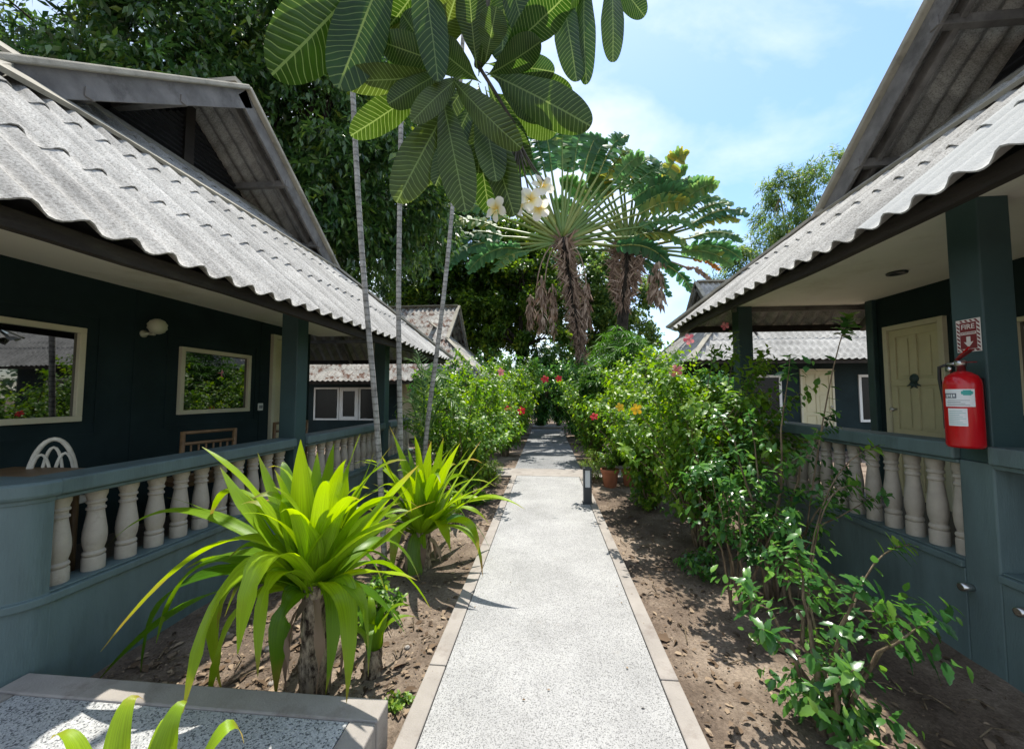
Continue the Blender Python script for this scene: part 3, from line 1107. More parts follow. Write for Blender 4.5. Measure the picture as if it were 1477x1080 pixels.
# --- near bungalow on the left
LU = 2.5
hl = bungalow(-1, (-LU, 1.7, 0), 'dark teal bungalow on the left with shell wall lamp and two windows on its porch', 1.9, 2.18, .858, 4.04, 3.38, 3.6, 3.6, 2.43, .9, 5.5, 8.4,
              seed=2, su0=2.24, beam=(2.0, 2.125, 2.20), half=1.96, pr=.735)
fb = MB().beam((-3.61, 2.56, 3.64 + .075), (-3.28, 1.80, 3.365 + .115), .13, .035, up=(.65, 0, .76))
obj('flashing_board', fb, M['cap'], hl)
wm = window(hl, -1, 3.6, 1.62, 2.64, 1.30, 2.02)
cb = MB()
for k in range(5):
    cb.lathe([(.018, 1.36), (.022, 1.6), (.016, 1.96)], (-3.592, 2.46 + k * .028, 0), 8)
window(hl, -1, 3.6, 3.42, 4.31, 1.31, 1.98)
door(hl, -1, 3.6, 4.66, 5.36, .32, 2.30)
# panel joints and shallow frames pressed round the windows
jt = MB()
for y in (1.2, 3.02, 4.5):
    jt.box(-3.6 + .006, -3.6, y - .012, y + .012, .3, 2.43)
for (a, b_, c, d) in ((1.50, 2.76, 1.18, 2.14), (3.30, 4.43, 1.19, 2.10)):
    jt.box(-3.592, -3.6, a, b_, d - .02, d)
    jt.box(-3.592, -3.6, a, b_, c, c + .02)
    jt.box(-3.592, -3.6, a, a + .02, c + .02, d - .02)
    jt.box(-3.592, -3.6, b_ - .02, b_, c + .02, d - .02)
obj('wall_batten', jt, M['wall'], hl)
# shell lamp on the wall
lb = MB().lathe([(.0, 0), (.032, 0), (.032, .01), (.014, .016), (.012, .07)], (-3.6, 3.08, 2.05), 14, axis='x')
lb.tube([(-3.535, 3.08, 2.05), (-3.50, 3.085, 2.045), (-3.485, 3.09, 2.075)], .014, 8)
lm = obj('wall_lamp', lb, M['shell'], hl, smooth=True)
sh = MB()
prof = []
for i in range(13):
    a = -PI / 2 + PI * i / 12
    prof.append((max(.0, .07 * math.cos(a) * (1.06 if i % 2 else .96)), .07 * math.sin(a)))
sh.lathe(prof, (-3.475, 3.09, 2.115), 20)
obj('lamp_shade', sh, M['shell'], lm, smooth=True)
pl_ = MB().box(-3.586, -3.599, 4.47, 4.55, 1.31, 1.40)
sp_ = obj('socket_plate', pl_, M['white'], hl, bevel=.005)
pk = MB().box(-3.583, -3.587, 4.485, 4.505, 1.335, 1.375)
pk.box(-3.583, -3.587, 4.515, 4.535, 1.335, 1.375)
obj('socket_hole', pk, M['inkgrey'], sp_)
for y in (3.62, 5.72):
    column(hl, -1, LU + .005, y, .175, -.15, 2.50)
ys = [1.84 + .168 * k for k in range(31)]
ys = [y for y in ys if not (3.54 < y < 3.87 or 5.64 < y < 5.97) and y < 6.92]
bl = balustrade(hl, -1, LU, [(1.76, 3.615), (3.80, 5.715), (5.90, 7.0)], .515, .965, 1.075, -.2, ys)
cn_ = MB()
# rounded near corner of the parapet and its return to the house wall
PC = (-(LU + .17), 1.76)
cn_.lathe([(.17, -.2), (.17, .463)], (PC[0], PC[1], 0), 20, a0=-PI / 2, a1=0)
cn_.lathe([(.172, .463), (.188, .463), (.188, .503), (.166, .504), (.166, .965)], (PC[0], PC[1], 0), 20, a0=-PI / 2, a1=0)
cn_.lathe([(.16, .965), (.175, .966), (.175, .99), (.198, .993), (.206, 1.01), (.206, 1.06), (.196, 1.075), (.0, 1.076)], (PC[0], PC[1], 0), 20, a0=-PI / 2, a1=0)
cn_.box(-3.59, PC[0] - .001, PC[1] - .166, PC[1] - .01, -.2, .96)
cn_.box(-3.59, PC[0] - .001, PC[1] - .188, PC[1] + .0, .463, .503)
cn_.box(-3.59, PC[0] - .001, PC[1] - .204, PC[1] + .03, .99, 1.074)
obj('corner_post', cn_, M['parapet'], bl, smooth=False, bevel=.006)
obj('porch_floor', MB().box(-(LU + .18), -3.598, 1.8, 6.9, .2, .36), M['floor'], hl)

# --- near bungalow on the right
hr = bungalow(1, (LU, 2.5, 0), 'dark teal bungalow on the right with cream panelled door and red extinguisher on its column', 1.8, 2.43, .8146, 2.33, 3.38, 3.1, 4.0, 2.66, -.6, 5.06, 7.7,
              seed=11, su0=2.16, beam=(1.92, 2.392, 2.475), clean=lambda w: .75 if 2.33 - 3.38 + w < 2.32 else 0.0)
door(hr, 1, 4.0, 4.17, 4.86, .36, 2.30, emblem=True)
window(hr, 1, 4.0, 2.45, 3.62, 1.33, 2.16)
cu = MB().grid(np.array([[(3.998 - .004 * math.sin(k * 1.3), 3.30 + k * .018, z) for k in range(13)] for z in (1.385, 2.1)]))
obj('curtain', cu, M['curtain'], hr)
column(hr, 1, LU + .005, 2.41, .175, -.2, 2.80)
column(hr, 1, LU + .005, 5.20, .175, -.2, 2.70)
column(hr, 1, LU + .005, -.9, .175, -.2, 2.80)
obj('corner_batten', MB().box(3.95, 4.05, 4.98, 5.08, .3, 2.66), M['column'], hr, bevel=.006)
ysr = [2.655 + .168 * k for k in range(15)]
br = balustrade(hr, 1, LU, [(2.59, 5.195)], .52, 1.085, 1.21, -.25, ysr)
nb = MB()
nb.box(LU, LU + .17, -.72, 2.405, -.25, .465)
nb.box(LU - .018, LU + .19, -.72, 2.405, .468, .508)
nb.box(LU + .005, LU + .165, -.72, 2.405, .509, .52)
nb.box(LU - .03, LU + .20, -.72, 2.405, 1.113, 1.21)
nb.box(LU - .005, LU + .175, -.72, 2.405, 1.085, 1.111)
obj('parapet', nb, M['parapet'], hr, bevel=.01)
obj('porch_floor', MB().box(LU + .18, 3.998, -.8, 5.1, .2, .36), M['floor'], hr)
dl = MB().lathe([(.0, .004), (.05, .004), (.055, -.012), (.075, -.014), (.078, .0)], (3.30, 3.86, 2.655), 24)
obj('ceiling_light', dl, M['dgrey'], hr, smooth=True)
for (y, z) in ((2.56, .365), (2.285, .37)):
    dp = MB().lathe([(.016, -.06), (.022, -.06), (.022, .02), (.016, .02), (.016, -.055), (.0, -.05)], (LU, y, z), 14, axis='x')
    obj('drain_pipe', dp, M['steel'], hr, smooth=True)

# --- far bungalows
h3 = bungalow(-1, (-2.5, 13, 0), 'farther bungalow on the left seen beyond the first porch, with white window and mossy roof', 1.9, 1.95, .92, 15.1, 3.38, 3.6, 3.6, 2.2, 13.0, 17.2, 9.6,
              seed=21, moss=True, su0=2.24, beam=(2.0, 1.86, 1.96))
window(h3, -1, 0, -8.3, -7.36, .62, 1.78, fw=.06, face=('y', 13.0))
window(h3, -1, 0, -7.34, -6.64, .62, 1.78, fw=.13, face=('y', 13.0))
window(h3, -1, 0, -6.62, -5.7, .62, 1.78, fw=.06, face=('y', 13.0))
door(h3, -1, 0, -5.15, -4.3, .0, 1.98, face=13.0)
h4 = bungalow(1, (4.6, 11.6, 0), 'farther bungalow on the right behind hibiscus, its grey corrugated roof seen through the porch', 3.9, 2.43, 1.0, 13.5, 2.9, 5.2, 5.2, 2.6, 11.6, 15.4, 12.0,
              seed=31, moss=False, su0=4.3, beam=(4.0, 2.34, 2.43))
door(h4, 1, 0, 7.2, 8.1, .2, 2.25, face=11.6)
window(h4, 1, 0, 8.75, 9.9, .75, 2.08, fw=.07, face=('y', 11.6))
window(h4, 1, 0, 5.7, 6.7, .75, 2.08, fw=.07, face=('y', 11.6))

# ------------------------------------------------------------------ plants near the camera
def tubes_obj(name, lines, m, parent, n=6):
    mb = MB()
    for pts, r in lines:
        mb.tube(pts, r, n)
    return obj(name, mb, m, parent, smooth=True)


def shrub(name, label, cat, base, h, spread, nst, ntw, nleaf, ls, tm, m, seed, group=None, tl=.4, r0=.016, lo=.22, lean=(0, 0), flowers=(), rosette=0, hvar=.35, dome=.35, tips_up=.35, flat=1.0, droop=.35, rr=None):
    """stems, side twigs and leaves set round the twigs"""
    rng = np.random.default_rng(seed)
    base = np.array(base, float)
    t = thing(name, base, label, cat, group)
    stems, twigs = [], []
    for i in range(nst):
        a = 2 * PI * (i * .618 + rng.uniform(-.1, .1))
        o = math.sqrt(rng.uniform(.03, 1))
        hh = h * (1 - dome * o * o) * rng.uniform(1 - hvar, 1)
        end = base + np.array([math.cos(a) * spread * o + lean[0] * hh, math.sin(a) * spread * o * flat + lean[1] * hh, hh])
        c = base + np.array([math.cos(a) * spread * o * .2, math.sin(a) * spread * o * .2 * flat, hh * .6])
        b0 = base + np.array([math.cos(a), math.sin(a), 0]) * rng.uniform(0, .05 + .04 * min(nst, 12) / 12)
        b0[2] -= .06
        p = bez(b0, c, end, 10)
        p[1:-1] += rng.normal(0, .012, p[1:-1].shape)
        stems.append((p, [r0 * rng.uniform(.7, 1.1), r0 * .5, r0 * .12]))
        for j in range(ntw):
            q = rng.uniform(lo, 1.0)
            k = q * 9
            i0 = min(8, int(k))
            pp = p[i0] + (p[i0 + 1] - p[i0]) * (k - i0)
            aa = rng.uniform(0, 2 * PI)
            outv = pp - base
            outv = np.array([outv[0], outv[1], 0]) / (spread + 1e-3)
            d = np.array([math.cos(aa), math.sin(aa), 0]) * .8 + outv * .8 + np.array([0, 0, rng.uniform(-.1, .55) + tips_up])
            d /= np.linalg.norm(d)
            L = tl * rng.uniform(.5, 1.15) * (1.15 - .5 * q)
            e = pp + d * L
            tw = bez(pp, pp + d * L * .5 + np.array([0, 0, -.03 * L]), e + np.array([0, 0, .05 * L]), 4)
            twigs.append(tw)
        twigs.append(p[6:])
        twigs.append(p[8:])
    tubes_obj('stem', stems, M['bark_stem'], t, 7)
    P, D, N, S, V = [], [], [], [], []
    for tw in twigs:
        n = len(tw)
        axis = nrm(tw[-1] - tw[0])
        s1 = np.cross(axis, [.3, .2, .9])
        s1 = nrm(s1)
        s2 = np.cross(axis, s1)
        hue = rng.uniform(0, 1)
        for j in range(nleaf):
            q = .2 + .8 * (j + rng.uniform(0, .6)) / nleaf
            k = min(q, .999) * (n - 1)
            i0 = int(k)
            pp = tw[i0] + (tw[i0 + 1] - tw[i0]) * (k - i0)
            aa = j * 2.4 + rng.uniform(-.4, .4) + hue * 6
            rad = math.cos(aa) * s1 + math.sin(aa) * s2
            last = j >= nleaf - rosette
            d = axis * (.25 if last else .35) + rad + np.array([0, 0, -droop * rng.uniform(0, 1.6)])
            P.append(pp)
            D.append(d)
            N.append(np.array([0, 0, 1.]) + rng.normal(0, .35, 3) + axis * .4)
            young = max(0, q - .75) * 1.6
            S.append(ls * rng.uniform(.55, 1.1) * (1 if q < .9 else .75))
            V.append(np.clip(.18 + .35 * hue + rng.normal(0, .12) + young, 0, 1))
    cloud('foliage', tm, P, D, N, np.array(S), np.array(V), m, t)
    for (fp, kind, size) in flowers:
        flower(t, np.array(fp), kind, size, rng)
    return t


def flower(parent, p, mk, size, rng, facing=None):
    """five-petalled hibiscus with a projecting column"""
    f = nrm(np.array([-p[0] * .6, -1.0, .25]) + rng.normal(0, .25, 3)) if facing is None else nrm(np.array(facing, float))
    s1 = nrm(np.cross(f, [.1, .2, 1]))
    s2 = np.cross(f, s1)
    mb = MB()
    for k in range(5):
        a = 2 * PI * k / 5 + rng.uniform(-.1, .1)
        dr = math.cos(a) * s1 + math.sin(a) * s2
        tg = np.cross(f, dr)
        rows = []
        for (l, w, z) in ((.02, .02, 0), (.30, .20, .10), (.65, .36, .16), (.92, .26, .06), (1.0, .06, .0)):
            rows.append([p + size * (dr * l + tg * w * x + f * (z + .05 * abs(x))) for x in (-1, 0, 1)])
        mb.grid(np.array(rows), rng.uniform(0, 1))
    mb.tube([p, p + f * size * .5, p + f * size * .95], [size * .04, size * .05, size * .07], 6, .2)
    return obj('flower', mb, M[mk], parent, smooth=True)


def strap_leaf(mb, p0, pm, p1, w, var, rng, vfold=.35, nseg=14, twist=0.0, wave=.0, droop=.06):
    """long strap leaf along a curve, V-shaped near its base; adds to mb with UV"""
    # quadratic curve through pm at the middle
    p0, pm, p1 = [np.array(q, float) for q in (p0, pm, p1)]
    c = 2 * pm - .5 * (p0 + p1)
    pts = bez(p0, c, p1, nseg + 1)
    pts[:, 2] -= droop * np.linspace(0, 1, nseg + 1) ** 5 * np.linalg.norm(p1 - p0)
    rows, uvs = [], []
    for i, q in enumerate(pts):
        t = i / nseg
        d = nrm(pts[min(i + 1, nseg)] - pts[max(i - 1, 0)])
        s = np.cross(d, UP)
        if np.linalg.norm(s) < .25:
            s = s + np.cross(d, nrm(CAM - q)) * .6
        s = nrm(s)
        if i and (s @ prev) < 0:
            s = -s
        if i:
            s = nrm(s * .5 + prev * .5)
        prev = s
        n = np.cross(s, d)
        a = twist * t
        s, n = s * math.cos(a) + n * math.sin(a), n * math.cos(a) - s * math.sin(a)
        ww = w * .5 * (min(1, .62 + t * 1.3)) * max(.02, (1 - (max(0, t - .35) / .65) ** 1.7))
        fold = vfold * (1 - .75 * t)
        r = []
        for x in (-1, -.55, 0, .55, 1):
            r.append(q + s * ww * x * math.cos(fold) + n * (abs(x) * ww * math.sin(fold) + wave * ww * math.sin(t * 11 + x * 2 + var * 20) * abs(x)))
            uvs.append((x, t))
        rows.append(r)
    mb.grid(np.array(rows), var)
    mb.uv = (mb.uv or []) + uvs


# --- crinum lilies beside the path
WS = 1.05
def crinum(label, base, crown, leaves, seed, trunk=(.075, .055), extra=None, group='crinum lilies in the left bed', fill=0, size=.8, tipdroop=.06):
    rng = np.random.default_rng(seed)
    base, crown = np.array(base, float), np.array(crown, float)
    t = thing('crinum_lily', base, label, 'lily', group)
    tb = MB()
    lean = crown - base
    pts = [base - np.array([0, 0, .08]), base + lean * .3, base + lean * .65, base + lean * .95, crown + np.array([0, 0, .02])]
    # lumpy ringed stem
    rows = []
    nz, na = 26, 20
    for i in range(nz):
        q = i / (nz - 1)
        c = base - np.array([0, 0, .08]) + (crown + np.array([0, 0, .03]) - base + np.array([0, 0, .08])) * q
        r = np.interp(q, [0, .25, .75, 1], [trunk[0] * 1.12, trunk[0], trunk[1] * 1.05, trunk[1] * .9])
        rows.append([c + np.array([math.cos(a), math.sin(a), 0]) * r * (1 + .10 * math.sin(a * 3 + i * .9) * rng.uniform(.4, 1) + rng.normal(0, .035)) for a in np.linspace(0, 2 * PI, na + 1)])
    tb.grid(np.array(rows))
    obj('stem', tb, M['bark_crinum'], t, smooth=True)
    for (pm, p1, w, v) in leaves:
        mb = MB()
        a = rng.uniform(0, 2 * PI)
        # leaves start round the crown, on the side they grow to
        o = np.array(pm) - crown
        o[2] = 0
        o = o / (np.linalg.norm(o) + 1e-6) * trunk[1] * .6
        w = w * (1.35 if p1[2] < crown[2] + .05 else 1.0)
        strap_leaf(mb, crown + o * .9 + np.array([0, 0, rng.uniform(-.03, .03)]), pm, p1, w * WS, v, rng, wave=rng.uniform(.08, .28), twist=rng.uniform(-.6, .6), droop=tipdroop)
        obj('leaf', mb, M['crin'], t, smooth=True)
    # more leaves of the same rosette all the way round
    R0 = trunk[1]
    for k in range(fill):
        a = k * 2.399 + seed
        q = k / max(1, fill)
        L = size * rng.uniform(.75, 1.1) * (1.18 if q < .5 else 1.0)
        d = np.array([math.cos(a), math.sin(a), 0])
        if d[1] < -.45 and q > .35:
            continue
        el = 1.32 - 1.45 * q ** 1.25 + rng.uniform(-.15, .15)
        pm = crown + d * L * .52 * math.cos(el) + UP * L * (.50 * math.sin(el) + .05)
        tip = crown + d * L * (.90 * math.cos(el * .9) + .05) + UP * L * (.92 * math.sin(el) - .36 * q - .12 * (el < .7))
        tip[2] = max(tip[2], .03)
        if d[1] < -.2 and el < .5:
            tip = crown + (tip - crown) * .75
        mb = MB()
        strap_leaf(mb, crown + d * R0 * .5 + np.array([0, 0, rng.uniform(-.05, .02)]), pm, tip, size * rng.uniform(.09, .13), np.clip(.75 - .55 * q + rng.normal(0, .2), 0, 1), rng, wave=rng.uniform(.1, .35), twist=rng.uniform(-.9, .9), droop=rng.uniform(.03, .2))
        obj('leaf', mb, M['crin'], t, smooth=True)
    for k in range(6 if fill else 0):   # withered lower leaves hanging against the stem
        a = k * 1.13 + seed * .7
        d = np.array([math.cos(a), math.sin(a), 0])
        L = (crown[2] - base[2]) * rng.uniform(.5, .85)
        mb = MB()
        c0 = crown - UP * .04
        strap_leaf(mb, c0 + d * R0 * .7, c0 + d * (R0 + .07) - UP * L * .45, c0 + d * (R0 + rng.uniform(.02, .10)) - UP * L, .05, rng.uniform(.2, .8), rng, wave=.5, twist=rng.uniform(-2, 2), nseg=10)
        obj('withered_leaf', mb, M['dead'], t, smooth=True)
    return t


b1 = on_ground(455, 1000, -.06)
cr1 = at(453, 848, 1.90)
L1 = []
for (mx, my, md, tx, ty, td, w, v) in [
    (436, 735, 1.92, 434, 620, 1.90, .125, .85), (385, 735, 1.84, 292, 628, 1.80, .115, .75), (486, 735, 1.98, 520, 612, 2.02, .105, .65),
    (500, 745, 1.95, 566, 628, 1.95, .10, .55), (522, 765, 1.86, 604, 655, 1.80, .11, .75), (515, 785, 1.80, 628, 706, 1.72, .11, .6),
    (530, 826, 1.82, 602, 826, 1.74, .085, .95), (497, 862, 1.72, 500, 1003, 1.66, .085, .6), (330, 780, 1.86, 146, 922, 1.72, .095, .8),
    (285, 738, 2.05, 150, 772, 2.15, .07, .45), (300, 858, 2.0, 140, 962, 2.05, .085, .12), (345, 828, 1.70, 264, 1016, 1.55, .10, .75),
    (385, 806, 1.64, 343, 935, 1.55, .12, .85), (412, 880, 1.80, 398, 998, 1.80, .10, .2), (322, 850, 1.92, 322, 992, 1.95, .08, .65),
    (404, 745, 2.02, 372, 640, 2.08, .095, .5), (466, 730, 2.06, 482, 628, 2.12, .09, .4), (352, 712, 2.0, 302, 742, 2.05, .085, .55),
    (266, 840, 2.08, 204, 950, 2.12, .075, .1), (420, 715, 2.02, 408, 655, 2.1, .09, .3), (525, 850, 2.02, 585, 905, 2.1, .07, .15),
    (470, 765, 1.84, 556, 690, 1.76, .10, .8), (355, 770, 2.02, 240, 700, 2.15, .08, .35), (440, 760, 1.80, 395, 690, 1.74, .11, .9),
    (352, 872, 1.82, 300, 1004, 1.80, .085, .5), (392, 838, 1.70, 372, 968, 1.66, .085, .75), (300, 812, 1.98, 226, 912, 2.0, .08, .25), (366, 800, 2.06, 268, 806, 2.2, .085, .3), (482, 868, 1.80, 470, 992, 1.74, .07, .3), (410, 770, 1.94, 338, 690, 1.98, .10, .65), (505, 770, 1.98, 578, 716, 2.05, .09, .45),
    (476, 725, 1.90, 500, 650, 1.90, .09, .85), (508, 740, 2.02, 540, 640, 2.08, .085, .5), (528, 772, 1.92, 590, 690, 1.88, .085, .7), (455, 735, 2.0, 458, 640, 2.05, .085, .35),
    (416, 740, 1.86, 396, 664, 1.84, .09, .8), (500, 790, 1.76, 572, 742, 1.68, .09, .85), (365, 748, 1.90, 318, 660, 1.92, .08, .6), (540, 790, 1.95, 612, 730, 1.98, .08, .4)]:
    L1.append((at(mx, my, md), at(tx, ty, td), w, v))
crinum('largest lime-green crinum lily with strap leaves and a papery stem at the paving edge', b1, cr1, L1, 3, fill=38, size=.70)
b2 = on_ground(607, 824, -.06)
cr2 = at(610, 768, 3.42)
L2 = []
for (mx, my, md, tx, ty, td, w, v) in [
    (588, 690, 3.4, 562, 604, 3.38, .13, .6), (614, 700, 3.42, 622, 628, 3.4, .12, .7), (632, 705, 3.3, 664, 628, 3.2, .13, .85),
    (648, 712, 3.3, 694, 624, 3.25, .12, .75), (655, 722, 3.2, 706, 652, 3.1, .11, .6), (680, 722, 3.15, 757, 722, 2.95, .11, .75),
    (660, 700, 3.5, 716, 695, 3.5, .09, .6), (668, 752, 3.1, 690, 792, 3.05, .085, .6), (632, 752, 3.2, 650, 792, 3.1, .13, .95),
    (601, 800, 3.3, 593, 908, 3.15, .12, .35), (576, 765, 3.2, 566, 830, 3.1, .09, .55), (570, 722, 3.3, 535, 690, 3.3, .11, .5),
    (597, 690, 3.6, 588, 640, 3.7, .11, .4), (640, 690, 3.6, 652, 640, 3.7, .11, .3), (560, 745, 3.5, 510, 760, 3.5, .10, .4),
    (640, 735, 3.1, 706, 690, 3.0, .12, .8), (606, 690, 3.3, 598, 618, 3.25, .10, .75), (628, 690, 3.4, 640, 622, 3.4, .10, .5), (642, 705, 3.4, 678, 636, 3.4, .10, .6), (660, 735, 3.2, 728, 668, 3.1, .09, .7), (578, 712, 3.3, 545, 640, 3.3, .10, .65), (592, 730, 3.2, 560, 668, 3.15, .12, .65)]:
    L2.append((at(mx, my, md), at(tx, ty, td), w, v))
crinum('second crinum lily behind the largest one, one leaf reaching over the path', b2, cr2, L2, 4, trunk=(.085, .07), fill=34, size=.82)
b3 = np.array([-.86, .72, -.06])
cr3 = np.array([-.86, .74, .32])
L3 = []
for (mx, my, md, tx, ty, td, w, v) in [
    (168, 1080, .86, 207, 1008, .92, .05, .95), (232, 1095, .82, 272, 1012, .88, .055, .6), (120, 1110, .84, 72, 1066, .86, .05, .8),
    (300, 1085, .84, 352, 1072, .9, .045, .7), (225, 1085, .92, 256, 1046, .98, .04, .9), (60, 1180, .8, -60, 1190, .85, .05, .5), (330, 1160, .8, 420, 1200, .8, .05, .5)]:
    L3.append((at(mx, my, md), at(tx, ty, td), w, v))
crinum('bright crinum lily leaf tips poking up in front of the side paving', b3, cr3, L3, 5, trunk=(.05, .04), tipdroop=0.0)
# small shoots between the two big lilies
rs = np.random.default_rng(12)
for i, (px, py, n, hh, lab) in enumerate([(535, 980, 9, .42, 'small crinum shoot with a dark stump between the two big crinum lilies'), (660, 760, 9, .5, 'small crinum shoot behind the second lily at the path border')]):
    b = on_ground(px, py, -.06)
    L = []
    for k in range(n):
        a = k * 2.4 + .3
        d = np.array([math.cos(a), math.sin(a), 0])
        r = rs.uniform(.10, .26)
        L.append((b + d * r * .45 + [0, 0, hh * rs.uniform(.6, .9)], b + d * r * 1.2 + [0, 0, hh * rs.uniform(.55, 1.15)], .05, rs.uniform(.1, .5)))
    crinum(lab, b, b + np.array([.01, .01, .14]), L, 30 + i, trunk=(.055, .045))

# --- hibiscus hedge on both sides
def gp(px, py, z=-.07):
    return on_ground(px, py, z)


HG_L, HG_R = 'hibiscus shrubs left of the path', 'hibiscus shrubs right of the path'
shrub('hibiscus_shrub', 'bushy hibiscus just behind the second crinum, nearest shrub left of the path', 'shrub', (-1.30, 5.75, -.07), 2.05, 1.0, 44, 16, 9, .085, T_OVATE, M['hib'], 41, HG_L, tl=.42, lo=.10,
      flowers=[(at(733, 590, 6.9), 'petalr', .07), (at(617, 640, 5.3), 'petalp', .06)])
shrub('hibiscus_shrub', 'taller hibiscus with salmon flowers left of the path, beside the crossing walk', 'shrub', (-1.42, 7.45, -.07), 2.5, .98, 44, 16, 9, .09, T_OVATE, M['hib'], 42, HG_L, tl=.45, lo=.10,
      flowers=[(at(722, 536, 7.0), 'petalp', .08), (at(752, 592, 7.2), 'petalr', .08)])
shrub('hibiscus_shrub', 'dark hibiscus with red blooms on the left where the far path begins', 'shrub', (-1.05, 9.7, -.07), 2.7, .95, 36, 15, 9, .095, T_OVATE, M['hib'], 43, HG_L, tl=.48, lo=.1,
      flowers=[(at(786, 547, 9.0), 'petalr', .10)])
shrub('hibiscus_shrub', 'shaded hibiscus leaning in at the far left end of the path', 'shrub', (-.95, 12.4, -.07), 3.1, 1.1, 40, 14, 8, .12, T_OVATE, M['hib'], 44, HG_L, tl=.5, lo=.1)
shrub('hibiscus_shrub', 'broad hibiscus with a red flower, right of the path beside the clay pots', 'shrub', (1.45, 5.55, -.09), 2.05, 1.0, 44, 16, 9, .088, T_OVATE, M['hib'], 51, HG_R, tl=.42, lo=.12,
      flowers=[(at(857, 601, 4.9), 'petalr', .055), (at(806, 546, 5.4), 'petalr', .05)])
shrub('hibiscus_shrub', 'dense dark-stemmed hibiscus with pink flowers in front of the right porch', 'shrub', (1.62, 4.25, -.09), 2.25, 1.0, 42, 16, 9, .085, T_OVATE, M['hib'], 52, HG_R, tl=.40, lo=.24,
      flowers=[(at(994, 489, 3.9), 'petalp', .06), (at(975, 535, 3.6), 'petalp', .065), (at(894, 587, 3.9), 'petaly', .045), (at(918, 590, 3.6), 'petaly', .055)])
shrub('hibiscus_shrub', 'tall hibiscus rising behind the porch shrubs under the right eave', 'shrub', (1.75, 7.0, -.09), 2.75, 1.05, 44, 16, 9, .095, T_OVATE, M['hib'], 53, HG_R, tl=.46, lo=.1)
shrub('hibiscus_shrub', 'dark hibiscus leaning over the far path from the right, past the crossing walk', 'shrub', (1.12, 9.2, -.09), 2.5, 1.0, 36, 15, 9, .095, T_OVATE, M['hib'], 54, HG_R, tl=.45, lo=.08)
shrub('hibiscus_shrub', 'shaded shrub at the far right end of the path below the traveller palms', 'shrub', (1.15, 12.2, -.09), 3.0, 1.1, 34, 14, 8, .12, T_OVATE, M['hibd'], 55, HG_R, tl=.5, lo=.08)
# foreground right plants
shrub('hibiscus_shrub', 'tall loose hibiscus with a pink flower rising beside the far porch column on the right', 'shrub', (1.95, 4.75, -.09), 2.45, .75, 18, 13, 9, .085, T_OVATE, M['hib'], 65, HG_R, tl=.42, lo=.4, flowers=[(at(1046, 470, 4.5), 'petalp', .05)])
shrub('hibiscus_shrub', 'glossy low hibiscus in the nearest right foreground, branches held out sideways', 'shrub', (1.30, 1.98, -.09), 1.12, .44, 9, 7, 9, .078, T_SERR, M['hibd'], 61, HG_R, tl=.30, lo=.12, rosette=4, dome=.5, hvar=.3, r0=.018, tips_up=.2)
shrub('hibiscus_shrub', 'thin leggy hibiscus with one tall shoot against the right balustrade', 'shrub', (1.75, 3.2, -.09), 2.1, .6, 10, 10, 9, .078, T_SERR, M['hibd'], 62, HG_R, tl=.30, lo=.3, rosette=4, dome=.3, hvar=.45, r0=.017)
shrub('hibiscus_shrub', 'leggy hibiscus with bare lower stems between porch and low foreground hibiscus', 'shrub', (1.42, 3.05, -.09), 1.45, .45, 8, 9, 9, .078, T_SERR, M['hibd'], 63, HG_R, tl=.28, lo=.4, rosette=4, dome=.3, hvar=.4, r0=.014)
shrub('seedling', 'small leafy seedling on the soil right of the path border', 'seedling', on_ground(1010, 838, -.09), .30, .17, 8, 5, 6, .06, T_OVATE, M['hibd'], 64, None, tl=.12, r0=.006)


def wand(label, pts, seed, ls=.10, n=26):
    """one long bare shoot with leaf rosettes at its end"""
    rng = np.random.default_rng(seed)
    pts = np.array(pts)
    t = thing('hibiscus_shoot', pts[0], label, 'shoot', 'long bare hibiscus shoots')
    c = bez(pts[0], 2 * pts[1] - .5 * (pts[0] + pts[2]), pts[2], 10)
    tubes_obj('stem', [(c, [.0065, .003])], M['bark_stem'], t)
    P, D, N, S, V = [], [], [], [], []
    ax = nrm(c[-1] - c[-3])
    s1 = nrm(np.cross(ax, [.3, .1, .9]))
    s2 = np.cross(ax, s1)
    for k in range(n):
        q = 1 - .22 * (k / n) ** .8 if k < n * .75 else rng.uniform(.35, .8)
        kk = q * 9
        i0 = min(8, int(kk))
        P.append(c[i0] + (c[i0 + 1] - c[i0]) * (kk - i0))
        a = k * 2.4
        D.append(ax * .45 + math.cos(a) * s1 + math.sin(a) * s2 + np.array([0, 0, -.25]))
        N.append(np.array([0, 0, 1.]) + ax * .5 + rng.normal(0, .25, 3))
        S.append(ls * rng.uniform(.6, 1.1))
        V.append(np.clip(.45 + rng.normal(0, .15) + (.3 if k < 8 else 0), 0, 1))
    cloud('foliage', T_SERR, P, D, N, np.array(S), np.array(V), M['hibd'], t)


wand('tall upright hibiscus shoot whose leafy tip stands before the porch ceiling', [on_ground(1150, 872, -.09), at(1190, 590, 2.9), at(1226, 455, 2.95)], 71, n=40)
wand('bare hibiscus shoot reaching sideways to a leaf rosette before the rail', [on_ground(1160, 905, -.09), at(1190, 720, 2.6), at(1268, 642, 2.5)], 72, ls=.085, n=16)
wand('short hibiscus shoot ending in pale leaves before the balusters', [on_ground(1165, 925, -.09), at(1185, 745, 2.5), at(1240, 702, 2.42)], 73, ls=.085, n=16)
wand('hibiscus shoot held out low to the right over the bare soil', [on_ground(1200, 1058, -.09), at(1240, 850, 1.95), at(1312, 785, 1.9)], 74, ls=.085, n=20)
wand('low hibiscus shoot nearly touching the soil by the right wall', [on_ground(1203, 1052, -.09), at(1215, 905, 1.85), at(1290, 890, 1.8)], 75, ls=.075, n=16)

